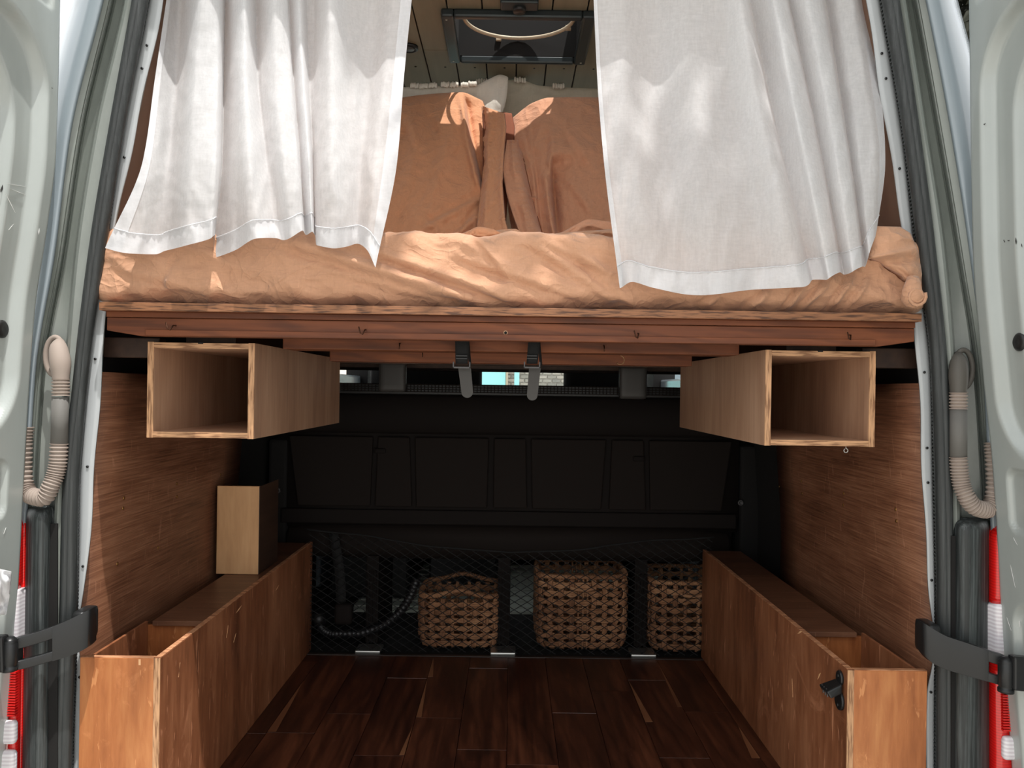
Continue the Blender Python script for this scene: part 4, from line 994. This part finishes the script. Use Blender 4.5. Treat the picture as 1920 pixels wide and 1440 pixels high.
# ------------------------------------------------------------------ straps under the bed
def strap(label, x0, x1, xb0, xb1, yTail, tail_dx):
    d = 1.545
    a = at((x0+x1)/2, 636, d)
    r_ = root('velcro_strap', label, 'strap', (a.x, d, a.z), 'black hook and loop straps under the bed')
    def P(u, v): 
        w0, w1 = x0+(xb0+3-x0)*v, x1+(xb1-4-x1)*v; return at(w0+(w1-w0)*u, 634+v*48, d-0.004*math.sin(v*math.pi))
    grid('webbing_loop', P, 3, 8, WEBB, r_, True, thick=(0, 0.004, 0))
    def P2(u, v): return at(x1-5+5*u+4*v, 640+v*45, d+0.01+0.01*u)
    grid('webbing_side', P2, 2, 6, WEBB, r_, True, thick=(0, 0.003, 0))
    c0 = at(xb0-2, 678, d-0.008); c1 = at(xb1+1, 691, d-0.008)
    mb = MB(); t = 0.0035
    mb.box(c0.x, c1.x, d-0.011, d-0.006, c1.z-0.0, c1.z+t); mb.box(c0.x, c0.x+t*0.8, d-0.011, d-0.006, c1.z, c0.z); mb.box(c1.x-t*0.8, c1.x, d-0.011, d-0.006, c1.z, c0.z)
    mb.build('buckle', GREYB, r_, bv=0.0008)
    for py in (667, 672): 
        q0 = at(xb0+4, py, d-0.007); q1 = at(xb1-5, py, d-0.007); box('fold_band', q0.x, q1.x, d-0.0085, d-0.006, q0.z-0.0014, q0.z+0.0014, BLACK, r_, 0.0004)
    # tail with rounded end
    n = 10; pts = []
    xl, xr_ = xb0+8, xb1+2
    L_ = [at(xl+0, 690, d+0.004), at(xl+tail_dx, yTail-12, d+0.004)]
    R_ = [at(xr_, 690, d+0.004), at(xr_+tail_dx-2, yTail-12, d+0.004)]
    pts = [L_[0]] + [L_[1]]
    c = (L_[1]+R_[1])/2; rr = (R_[1]-L_[1]).length/2
    for k in range(1, 10):
        an = math.pi+math.pi*k/10; pts.append(c+Vector((rr*math.cos(an), 0, rr*math.sin(an))))
    pts += [R_[1], R_[0]]
    poly_prism('velcro_tail', pts, (0, 0.002, 0), VELC, r_, 0.0004)
strap('black strap with grey velcro tail hanging left of centre under the bed', 853, 880, 851, 881, 747, 6)
strap('black strap with grey velcro tail hanging right of centre under the bed', 991, 1013, 984, 1012, 753, -4)

# ------------------------------------------------------------------ bench seat, seen from behind
seat = root('bench_seat', 'black three person bench seat seen from behind at the far end', 'bench seat', (0, 2.75, 0))
D = 2.64
def sx(px): return (px-957)*D/F
def sz(py): return CAMZ-(py-732)*D/F
zt0 = sz(738)
rbox('backrest', (0, D+0.085, (sz(732)+sz(1000))/2), (0.80, 0.085, (sz(732)-sz(1000))/2), 0.03, (8, 4, 8), SEATM, seat)
def PTop(u, v):
    return Vector((-0.79+1.58*u, D-0.002-0.022*math.sin(math.pi*v)**0.7, sz(742)+(sz(816)-sz(742))*v))
grid('upper_band', PTop, 12, 12, SEATM, seat, True, thick=(0, 0.02, 0))
def trap(x0, x1, sl0, sl1, y0=822, y1=952):
    return [Vector((sx(x0), D-0.002, sz(y0))), Vector((sx(x1), D-0.002, sz(y0))), Vector((sx(x1+sl1), D-0.002, sz(y1))), Vector((sx(x0+sl0), D-0.002, sz(y1)))]
for x0, x1, s0, s1 in ((545, 702, 18, -4), (711, 770, -4, 6), (780, 918, 4, -2), (928, 987, 0, 4), (997, 1137, 4, -8), (1148, 1207, -4, 6), (1217, 1372, 4, -18)):
    poly_prism('back_panel', trap(x0, x1, s0, s1), (0, -0.012, 0), SEATP, seat, 0.004)
for x in (716, 1198): rbox('latch_tongue', (sx(x), D-0.016, sz(848 if x < 900 else 856)), (0.02, 0.004, 0.009), 0.0038, (6, 3, 4), SEATM, seat)
box('lower_ledge', -0.78, 0.78, D-0.012, D+0.05, sz(985), sz(958), SEATM, seat, 0.004)
rbox('seat_roll', (0, D+0.03, (sz(985)+sz(1052))/2), (0.77, 0.055, (sz(985)-sz(1052))/2), 0.05, (10, 10, 10), SEATP, seat)
box('seat_base', -0.78, 0.78, D+0.02, D+0.50, 0.30, 0.42, SEATM, seat, 0.02)
for x in (525, 1390): lathe('bolt_cap', (sx(x), D-0.006, sz(925 if x < 900 else 936)), (0, -1, 0), [(0.010, 0), (0.010, 0.006), (0.006, 0.008), (0.006, 0.003)], GREYB, seat, 14)
# top grille
mb = MB()
for k in range(96):
    x = -0.57+k*1.14/95
    mb.box(x-0.0012, x+0.0012, D-0.012, D-0.008, sz(738), sz(722))
for k in range(4): mb.box(-0.58, 0.58, D-0.013, D-0.009, sz(724+k*4.4)-0.0012, sz(724+k*4.4)+0.0012)
mb.build('top_grille', SEATP, seat)['kind'] = 'stuff'
box('top_rail', -0.79, 0.79, D-0.004, D+0.08, sz(742), sz(722), BLACK, seat, 0.003)
HRM = mat('belt_guide_plastic', rgb(66, 64, 62), 0.5)
for xa, xb in ((714, 764), (1158, 1208)):
    ya, yb_ = (680, 738) if xa < 900 else (683, 745)
    c = Vector(((sx(xa)+sx(xb))/2, D-0.035, (sz(ya)+sz(yb_))/2))
    rbox('belt_guide', c, ((sx(xb)-sx(xa))/2, 0.02, (sz(ya)-sz(yb_))/2), 0.008, (8, 4, 8), HRM, seat)
for xa in (705, 950, 1205):
    x = sx(xa)
    lg = box('seat_leg', x-0.022, x+0.022, D-0.02, D+0.30, 0.012, 0.31, SEATM, seat, 0.004)
    for k in (-1, 0, 1): box('leg_rib', x+k*0.012-0.003, x+k*0.012+0.003, D-0.026, D-0.02, 0.012, 0.26, SEATM, lg, 0.001)
    xs_, w_ = x, 0.042
    q = at(xa, 1236, 2.52); box('foot_plate', xs_-w_, xs_+w_, 2.545, 2.62, 0.0, 0.010, STEEL, lg, 0.003)
box('seat_side', sx(505), sx(540), D+0.0, D+0.35, 0.05, sz(830), VOID, seat, 0.01)
box('seat_side', sx(1392), sx(1432), D+0.0, D+0.35, 0.05, sz(830), VOID, seat, 0.01)
# front seats
for i, (xa, xb, lab) in enumerate(((-0.68, -0.14, 'black front passenger seat back behind the windshield on the left'), (0.26, 0.665, 'black front seat back behind the windshield on the right'))):
    fs_ = root('front_seat', lab, 'car seat', ((xa+xb)/2, 3.8, 0), 'front cab seats')
    rbox('seat_back', ((xa+xb)/2, 3.75, 0.75), ((xb-xa)/2, 0.07, 0.42), 0.05, (8, 6, 10), VOID, fs_)
    rbox('seat_cushion', ((xa+xb)/2, 3.98, 0.40), ((xb-xa)/2, 0.24, 0.09), 0.05, (8, 8, 6), VOID, fs_)
    rbox('headrest', ((xa+xb)/2, 3.74, 1.26), (0.13, 0.05, 0.08), 0.04, (8, 6, 8), VOID, fs_)
    if i == 0:
        box('seat_plinth', -0.345, -0.045, 3.35, 4.1, 0.006, 0.32, BLACK, fs_, 0.01); box('seat_plinth', -0.74, -0.415, 3.2, 4.1, 0.006, 0.32, BLACK, fs_, 0.01)
    else: box('seat_plinth', (xa+xb)/2-0.16, (xa+xb)/2+0.16, 3.88, 4.1, 0.006, 0.32, BLACK, fs_, 0.01)
cc = root('cab_curtain', 'dark crumpled curtain behind the cab under the bed', 'curtain', (0, 3.28, 1.0))
def PCC(u, v):
    x = -0.8+1.6*u; zl = 0.972 + 0.006*noise.noise(Vector((x*9, 0, 0))) + 0.008*noise.noise(Vector((x*25, 3, 0)))
    return Vector((x, 3.28+0.02*math.sin(u*70), 1.05+(zl-1.05)*v))
grid('curtain_cloth', PCC, 160, 4, mat('dark_brown_cloth', rgb(40, 26, 22), 0.9), cc, True, thick=(0, 0.003, 0))
# pale step beyond the seat
st = root('cab_floor_mat', 'pale ribbed cab floor glimpsed between the baskets under the bench seat', 'floor mat', (0, 3.4, -0.012))
PALE = mat('pale_grey_green_rubber', rgb(206, 212, 198), 0.5)
for k in range(18): box('mat_rib', -0.62, 0.72, 3.06+k*0.045, 3.10+k*0.045, -0.012, 0.0+0.004*(k % 2), PALE, st, 0.002)
# ------------------------------------------------------------------ baskets
def basket(label, px0, px1, ztop, d, dy, rows, arch):
    x0 = at(px0, 1150, d).x; x1 = at(px1, 1150, d).x; cx_, hx = (x0+x1)/2, (x1-x0)/2; cy_ = d+dy/2; hy = dy/2
    r_ = root('wicker_basket', label, 'basket', (cx_, cy_, 0), 'woven baskets under the bench seat')
    rc = 0.05
    per = []
    N_ = 96
    def perim(t, z):
        s = 1.0-0.10*(1-min(1, z/0.07))**2
        # superellipse
        a = 2*math.pi*t; c_, s_ = math.cos(a), math.sin(a); e = 0.36
        return Vector((cx_+s*hx*math.copysign(abs(c_)**e, c_), cy_+s*hy*math.copysign(abs(s_)**e, s_), z))
    # arclength param
    tt = [k/720 for k in range(721)]; pts0 = [perim(t, 0.1) for t in tt]; L_ = [0]
    for a, b in zip(pts0, pts0[1:]): L_.append(L_[-1]+(b-a).length)
    def at_len(f, z):
        l = f*L_[-1]; lo = 0
        import bisect
        i = min(719, max(0, bisect.bisect_right(L_, l)-1)); w = (l-L_[i])/max(1e-9, L_[i+1]-L_[i]); return perim((i+w)/720, z)
    ns = 2*int(round(L_[-1]/0.036/2)); 
    def outn(p): v = Vector((p.x-cx_, (p.y-cy_)*hx/hy, 0)); return v.normalized()
    zr = [0.006+(ztop-0.02)*(k+0.5)/rows for k in range(rows)]
    for j in range(rows):
        mb = MB()
        for tw in range(3):
            M = ns*8; pts = []
            for k in range(M):
                f = k/M; ph = math.cos(math.pi*ns*f+math.pi*j)
                p = at_len(f, zr[j]+(tw-1)*0.0074*(0.5+0.5*abs(ph))); pts.append(p+outn(p)*(0.0065*ph+0.001*math.sin(k+tw)))
            mb.tube(pts, 0.0046, 5, closed=True)
        mb.build('weave_row', HYAC, r_, True)
    for k in range(ns):
        mb = MB()
        f = k/ns
        for tw in (-1, 0, 1):
            pts = []
            for q in range(rows*4+1):
                z = 0.004+(ztop-0.012)*q/(rows*4); ph = math.cos(math.pi*rows*q/(rows*4)); ph = -math.cos(math.pi*k+math.pi*((z-0.006)/(ztop-0.02)*rows-0.5))
                p = at_len(f+tw*0.0052/L_[-1], z); pts.append(p+outn(p)*(0.0055*ph))
            mb.tube(pts, 0.0038, 5)
        mb.build('stake', HYAC2, r_, True)
    mb = MB(); M = 240; pts = []
    def rimz(p): return ztop + (arch*math.exp(-((p.x-cx_)/(hx*0.45))**2) if p.y < cy_ else arch*math.exp(-((p.x-cx_)/(hx*0.45))**2))
    for k in range(M):
        p = at_len(k/M, ztop); p.z = rimz(p); pts.append(p)
    mb.tube(pts, 0.0075, 8, closed=True)
    for k in range(0, M):
        p = pts[k]; q = pts[(k+1) % M]; t = (q-p).normalized(); n = outn(p)
        if k % 2: continue
        ring = [p + (n*math.cos(a)+t.cross(n)*math.sin(a))*0.0085 + t*0.003*math.sin(a) for a in [2*math.pi*i/8 for i in range(8)]]
        mb.tube(ring, 0.0018, 4, closed=True)
    mb.build('rim', HYAC, r_, True)
    box('base', cx_-hx*0.72, cx_+hx*0.72, cy_-hy*0.72, cy_+hy*0.72, 0.0, 0.006, HYAC, r_, 0.001)
    if not arch:
        # little drop handle on the front
        pts = [Vector((cx_+0.045*math.sin(a), cy_-hy-0.010, ztop-0.030-0.012*math.cos(a)*1.0)) for a in [-1.3+0.26*k for k in range(11)]]
        mb = MB(); mb.tube(pts, 0.006, 8); mb.build('handle', HYAC, r_, True)
basket('low woven basket with an arched rim, left of the three under the seat', 785, 936, 0.178, 2.60, 0.24, 6, 0.022)
basket('widest woven basket, in the middle under the bench seat', 1008, 1177, 0.252, 2.60, 0.26, 8, 0.0)
basket('woven basket under the right end of the bench seat', 1222, 1372, 0.238, 2.59, 0.26, 7, 0.0)

# ------------------------------------------------------------------ hose, belt, net
hose = root('ribbed_hose', 'black ribbed hose on the floor beside the left basket', 'hose', (-0.4, 2.62, 0))
hp = [(598, 1160), (603, 1178), (625, 1188), (665, 1188), (710, 1176), (745, 1152), (768, 1120), (782, 1085)]
HP = [at(x, y, 2.60) for x, y in hp]; xs = [i/7 for i in range(8)]
pth = [Vector([cat(k/110, xs, [q[i] for q in HP]) for i in range(3)]) for k in range(111)]
tube('hose_tube', pth, 0.014, mat('shiny_black_hose', rgb(24, 24, 26), 0.4), hose, 12, [0.0155 if k % 3 else 0.0125 for k in range(111)])
lathe('hose_coupling', pth[0], (pth[0]-pth[1]), [(0.02, -0.02), (0.022, 0), (0.018, 0.02)], BLACK, hose, 14)
belt = root('seat_belt', 'black seat belt hanging at the left end of the bench seat', 'seat belt', (sx(630), D-0.03, 0.3))
def PBt(u, v): return at(616+18*u+14*v+4*math.sin(v*3), 1000+v*135, 2.58)
grid('belt_webbing', PBt, 2, 12, WEBB, belt, True, thick=(0, 0.002, 0))
q = at(645, 1150, 2.57); rbox('belt_buckle', q, (0.03, 0.02, 0.035), 0.012, (6, 5, 6), SEATM, belt)

net = root('cargo_net', 'black diamond mesh cargo net hung behind the baskets and seat base', 'net', (0, 2.56, 0.1))
mb = MB(); nx_, cw, ch = 46, 0.0430, 0.0270
x0n, x1n = sx(590), sx(1330)
def topz(px): return interp(px, [590, 700, 820, 960, 1100, 1200, 1330], [sz(990), sz(1000), sz(1018), sz(1026), sz(1018), sz(1002), sz(994)])
def netp(x, z): 
    return Vector((x+0.004*noise.noise(Vector((x*8, z*8, 0))), 2.556+0.02*noise.noise(Vector((x*3, z*3, 7))), z+0.004*noise.noise(Vector((x*8, z*8, 4)))))
slope = ch/cw
c = -60
for k in range(-40, 60):
    for s in (-1, 1):
        # line z = s*slope*(x-xk)
        xk = k*cw; pts = []
        for q in range(0, 61):
            z = 0.006+q*0.0065; x = xk + s*z/slope
            if x < x0n or x > x1n or z > topz(957+x*F/D): 
                if len(pts) > 1: mb.tube(pts, 0.0014, 3)
                pts = []; continue
            pts.append(netp(x, z))
        if len(pts) > 1: mb.tube(pts, 0.0014, 3)
o = mb.build('mesh_cords', WEBB, net); o['kind'] = 'stuff'
tp = [netp(x0n+(x1n-x0n)*k/40, topz(957+(x0n+(x1n-x0n)*k/40)*F/D)) for k in range(41)]
tube('top_cord', tp, 0.003, WEBB, net, 6)

# ------------------------------------------------------------------ rear doors (open)
def rear_door(side, ys, xs, label, zr, ztri):
    sg = -1 if side == 'left' else 1
    d0 = 1.418
    dr = root('rear_door', label, 'door', (at(interp(700, ys, xs), 700, d0).x, 1.4, -0.2), 'open rear van doors')
    def X(z):
        py = 732-(z-CAMZ)*F/d0
        for _ in range(2): pass
        return at(cat(py, ys, xs), py, d0).x
    zb_, zt_ = -0.12, 1.82
    def sdf(s, z, s0, s1, z0, z1, r):
        cx_, cz_ = (s0+s1)/2, (z0+z1)/2; ax = abs(s-cx_)-((s1-s0)/2-r); az = abs(z-cz_)-((z1-z0)/2-r)
        return math.hypot(max(ax, 0), max(az, 0))+min(max(ax, az), 0)-r
    za = at(0 if side == 'left' else 1920, zr[0], 1.32).z; zb2 = at(0 if side == 'left' else 1920, zr[1], 1.30).z
    zc_ = at(20, zr[2], 1.36).z if side == 'left' else at(1895, zr[2], 1.36).z
    zd_ = at(20, zr[3], 1.36).z if side == 'left' else at(1895, zr[3], 1.36).z
    def dep(s, z):
        h = 0
        a = sdf(s, z, 0.031, 0.70, zb2, za, 0.12); h += 0.022*smooth(-a/0.016)
        a = sdf(s, z, 0.088, 0.66, zb2+0.06, za-0.045, 0.14); h += 0.020*smooth(-a/0.016)
        # lower pocket
        a = sdf(s, z, 0.048 if side == 'left' else 0.040, 0.45, zd_, zc_, 0.022); h += 0.009*smooth(-a/0.006)
        a = sdf(s, z, 0.020, 0.60, za+0.020+0.02, za+0.5, 0.02) ; h += 0.006*smooth(-a/0.006)
        a = sdf(s, z, 0.035, 0.70, -0.05, zd_-0.12, 0.05); h += 0.012*smooth(-a/0.010)
        return h
    ss = [0, 0.0015, 0.004]+[0.008+0.0032*k for k in range(70)]+[0.24+0.02*k for k in range(32)]
    zs = [zb_+(zt_-zb_)*k/420 for k in range(421)]
    rl = 0.006
    def Pin(i, j):
        s, z = ss[i], zs[j]; e = 0.004*(1-min(1, s/0.004))**2
        return Vector((X(z)+sg*(dep(s, z)+e), d0-s, z))
    nu, nv = len(ss)-1, len(zs)-1
    grid('inner_skin', lambda u, v: Pin(int(round(u*nu)), int(round(v*nv))), nu, nv, PAINT, dr, True)
    def Pout(u, v):
        z = zs[int(round(v*nv))]; return Vector((X(z)+sg*0.055, d0-ss[-1]*u, z))
    grid('outer_skin', Pout, 6, nv, SKIN, dr, True, thick=(sg*0.003, 0, 0))
    def Pe(u, v):
        z = zs[int(round(v*nv))]; return Vector((X(z)+sg*(0.002+0.056*u), d0+0.0, z))
    grid('door_edge', Pe, 2, nv, PAINT, dr, True, thick=(0, -0.002, 0))
    # round black plug
    py = 617 if side == 'left' else 641; px = 3 if side == 'left' else 1912
    best = min(((abs(at(px, py, d).x-(X(at(px, py, d).z)+sg*dep(d0-d, at(px, py, d).z))), d) for d in [1.25+0.002*k for k in range(80)]))
    p = at(px, py, best[1])
    lathe('door_plug', p+Vector((sg*0.002, 0, 0)), (-sg, 0, 0), [(0.016, 0), (0.016, 0.004), (0.012, 0.007), (0.004, 0.006)], BLACK, dr, 20)
    SCR = mat('scratch_white', rgb(226, 226, 224), 0.6); SCK = mat('scuff_dark', rgb(60, 60, 58), 0.8)
    def mark(name, px, py, ln, w, ang, m):
        best = min(((abs(at(px, py, d).x-(X(at(px, py, d).z)+sg*dep(d0-d, at(px, py, d).z))), d) for d in [1.25+0.002*k for k in range(84)]))
        p = at(px, py, best[1]); dy, dz = math.cos(ang)*ln, math.sin(ang)*ln
        x = p.x-sg*0.0008
        poly_prism(name, [(x, p.y-dy, p.z-dz), (x, p.y+w, p.z+w*0.5), (x, p.y+dy, p.z+dz), (x, p.y-w, p.z-w)], (-sg*0.0005, 0, 0), m, dr, 0)
    if side == 'left':
        for (px, py, ln, w, a, m) in ((3, 352, 0.010, 0.005, 1.2, SCK), (30, 347, 0.03, 0.0006, 0.15, SCR), (34, 360, 0.022, 0.0005, 0.0, SCR), (18, 380, 0.02, 0.0006, -0.8, SCR), (72, 434, 0.006, 0.002, 1.4, SCR), (97, 165, 0.002, 0.0012, 0, SCK), (20, 425, 0.01, 0.0018, 0.8, SCR), (8, 995, 0.006, 0.001, 1.0, SCR)): mark('scuff', px, py, ln, w, a, m)
    else:
        for (px, py, ln, w, a, m) in ((1884, 452, 0.003, 0.002, 1.2, SCK), (1892, 451, 0.003, 0.0015, 0, SCK), (1906, 452, 0.006, 0.002, 1.5, SCK), (1916, 458, 0.006, 0.002, 1.2, SCK), (1846, 233, 0.006, 0.0014, 0, SCK), (1900, 1080, 0.02, 0.001, 1.2, SCR), (1893, 1170, 0.012, 0.0014, 1.0, SCR), (1905, 1015, 0.008, 0.003, 0.8, SCR), (1912, 1165, 0.010, 0.003, 1.3, SCR)): mark('scuff', px, py, ln, w, a, m)
    return dr, X
DL, XL = rear_door('left', [-260, 0, 300, 430, 600, 850, 1100, 1440, 1640], [118, 115, 107, 92, 67, 50, 37, 12, 0], 'open left rear door of the van, pressed silver grey inner skin', (25, 830, 862, 972), 0)
DR, XR = rear_door('right', [-260, 0, 450, 700, 850, 1000, 1200, 1440, 1640], [1812, 1815, 1822, 1842, 1858, 1868, 1878, 1896, 1905], 'open right rear door of the van, pressed silver grey inner skin', (15, 880, 880, 1000), 0)

# white cloth caught on the left door
cl = root('white_rag', 'crumpled white cloth hanging on the left rear door edge', 'cloth', (at(0, 1100, 1.30).x, 1.30, at(0, 1100, 1.30).z))
def PCL(u, v):
    px = -40+60*u - 10*v*v*u; py = 1058+95*v + 14*u*(1-v)
    return at(px, py, 1.30+0.018*math.sin(u*5+v*4)+0.012*noise.noise(Vector((u*6, v*6, 0))))
grid('cloth_sheet', PCL, 24, 24, LINENH, cl, True, thick=(0, 0.002, 0))

# ------------------------------------------------------------------ wiring conduits and door stays
def conduit(side, label, boot, sleeve, rings1, bend, m_boot, m_slv):
    sg = -1 if side == 'left' else 1
    c0 = at(*boot[0], 1.445)
    r_ = root('wiring_conduit', label, 'conduit', tuple(c0), 'ribbed wiring conduits on the door pillars')
    # boot: teardrop
    P3 = [at(x, y, d) for (x, y, d, r) in sleeve['boot']]; R3 = [r for *_, r in sleeve['boot']]
    n = 16; xs_ = [i/(len(P3)-1) for i in range(len(P3))]
    pp = [Vector([cat(k/n, xs_, [q[i] for q in P3]) for i in range(3)]) for k in range(n+1)]
    tube('rubber_boot', pp, 0.02, m_boot, r_, 16, [cat(k/n, xs_, R3) for k in range(n+1)])
    # collar ring around the boot
    cen = at(sleeve['collar'][0], sleeve['collar'][1], 1.452)
    tube('boot_collar', [cen+Vector((0.0175*math.cos(a), 0, 0.036*math.sin(a))) for a in [2*math.pi*k/32 for k in range(32)]], 0.005, m_boot, r_, 8, closed=True)
    a, b = sleeve['slv']
    tube('sleeve', [at(*a, 1.43), at(*b, 1.428)], 0.0145, m_slv, r_, 16)
    # ribbed sections
    def ribbed(name, pts, n_r, r0):
        P3 = [at(*p) for p in pts]; xs_ = [i/(len(P3)-1) for i in range(len(P3))]
        M = n_r*6; pp = [Vector([cat(k/M, xs_, [q[i] for q in P3]) for i in range(3)]) for k in range(M+1)]
        rad = [r0+0.0042*(0.5+0.5*math.cos(2*math.pi*k/6))**0.7-0.003 for k in range(M+1)]
        tube(name, pp, r0, CONDU, r_, 14, rad)
    ribbed('ribbed_tube', rings1, 5, 0.0150)
    ribbed('ribbed_tube', bend, 42, 0.0150)
conduit('left', 'dusty ribbed wiring conduit on the left door pillar', [(105, 665)],
        dict(boot=[(112, 640, 1.455, 0.008), (110, 655, 1.440, 0.016), (113, 680, 1.432, 0.018), (114, 705, 1.43, 0.0145), (114, 713, 1.43, 0.014)], collar=(103, 668), slv=((113, 745), (111, 832))),
        [(114, 711, 1.43), (114, 742, 1.43)],
        [(111, 832, 1.428), (109, 865, 1.427), (104, 890, 1.425), (95, 912, 1.42), (80, 934, 1.42), (60, 930, 1.43), (47, 912, 1.436), (43, 870, 1.44), (44, 830, 1.44), (47, 800, 1.44)], CONDU, CONDU_D)
conduit('right', 'dusty ribbed wiring conduit on the right door pillar', [(1805, 690)],
        dict(boot=[(1796, 665, 1.455, 0.008), (1797, 680, 1.440, 0.015), (1797, 705, 1.432, 0.0165), (1797, 728, 1.43, 0.0145), (1797, 737, 1.43, 0.014)], collar=(1806, 692), slv=((1797, 768), (1797, 857))),
        [(1797, 736, 1.43), (1797, 767, 1.43)],
        [(1797, 857, 1.428), (1799, 885, 1.427), (1803, 910, 1.425), (1813, 933, 1.42), (1830, 952, 1.42), (1849, 956, 1.425), (1862, 940, 1.43), (1866, 900, 1.435), (1864, 860, 1.437), (1862, 830, 1.44)], CONDU_K, CONDU_D)

def stay(side, label):
    if side == 'left':
        top = [(172, 1141), (168, 1143), (150, 1152), (125, 1164), (98, 1175), (66, 1186), (38, 1194), (24, 1198)]
        bot = [(172, 1205), (166, 1212), (150, 1222), (125, 1232), (98, 1240), (66, 1249), (38, 1256), (24, 1258)]
        ds = [1.425, 1.418, 1.408, 1.398, 1.388, 1.376, 1.366, 1.36]; sl = (4, 7)
        pin = (18, 1198, 1252); br = [(-40, 1196), (4, 1194), (6, 1262), (-40, 1266)]
    else:
        top = [(1727, 1168), (1731, 1168), (1748, 1178), (1775, 1193), (1805, 1203), (1840, 1215), (1872, 1226), (1886, 1230)]
        bot = [(1727, 1218), (1733, 1228), (1748, 1243), (1775, 1256), (1805, 1265), (1840, 1275), (1872, 1284), (1886, 1288)]
        ds = [1.425, 1.418, 1.408, 1.398, 1.388, 1.376, 1.366, 1.36]; sl = (5.4, 7)
        pin = (1886, 1236, 1292); br = [(1902, 1232), (1960, 1238), (1960, 1302), (1902, 1296)]
    q = at(*top[4], 1.39)
    r_ = root('door_stay', label, 'door stay', tuple(q), 'black door check arms')
    off = 0.016
    def seg(name, i0, i1, f0, f1):
        vs = []; n = 0; idx = []
        N2 = 14
        for k in range(N2+1):
            t = i0+(i1-i0)*k/N2; ii = list(range(8))
            tx, ty, bx, by, d = cat(t, ii, [p[0] for p in top]), cat(t, ii, [p[1] for p in top]), cat(t, ii, [p[0] for p in bot]), cat(t, ii, [p[1] for p in bot]), cat(t, ii, ds)
            T_ = at(tx, ty, d); B_ = at(bx, by, d)
            a = T_.lerp(B_, f0); b = T_.lerp(B_, f1)
            vs += [a, b, b+Vector((0, off, 0)), a+Vector((0, off, 0))]
        fs = [(0, 1, 2, 3), (4*N2+3, 4*N2+2, 4*N2+1, 4*N2)]
        for k in range(N2):
            for e in range(4): a = 4*k+e; b = 4*k+(e+1) % 4; fs.append((a, b, b+4, a+4))
        o = mesh_obj(name, vs, fs, STAYM, r_, True); fix(o); bevel(o, 0.0025, 3, 50)
    s0, s1 = sl
    seg('arm_plate', 0, s0, 0, 1); seg('arm_rail', s0-0.05, s1, 0, 0.36); seg('arm_rail', s0-0.05, s1, 0.72, 1.0)
    seg('arm_end', 6.3 if side == 'left' else 6.6, 7, 0.3, 0.8)
    p1 = at(pin[0], pin[1], 1.352); p2 = at(pin[0], pin[2], 1.352)
    lathe('hinge_pin', p2, (0, 0, 1), [(0.006, -0.006), (0.013, -0.005), (0.013, 0.001), (0.0115, 0.002), (0.0115, 0.006), (0.0128, 0.008), (0.0128, (p1-p2).z-0.008), (0.0115, (p1-p2).z-0.006), (0.0128, (p1-p2).z-0.003), (0.010, (p1-p2).z), (0.006, (p1-p2).z+0.004)], STAYM, r_, 20)
    pts = [at(x, y, 1.335) for x, y in br]
    poly_prism('door_bracket', pts, (0, 0.02, 0), STAYM, r_, 0.004)
    # mounting block on the pillar
    e = at(160 if side == 'left' else 1740, 1142 if side == 'left' else 1167, 1.44)
    rbox('pillar_mount', e+Vector((0, 0.0, -0.028)), (0.013, 0.028, 0.03), 0.008, (6, 6, 6), STAYM, r_)
stay('left', 'black door check arm joining the left pillar to the left rear door')
stay('right', 'black door check arm joining the right pillar to the right rear door')
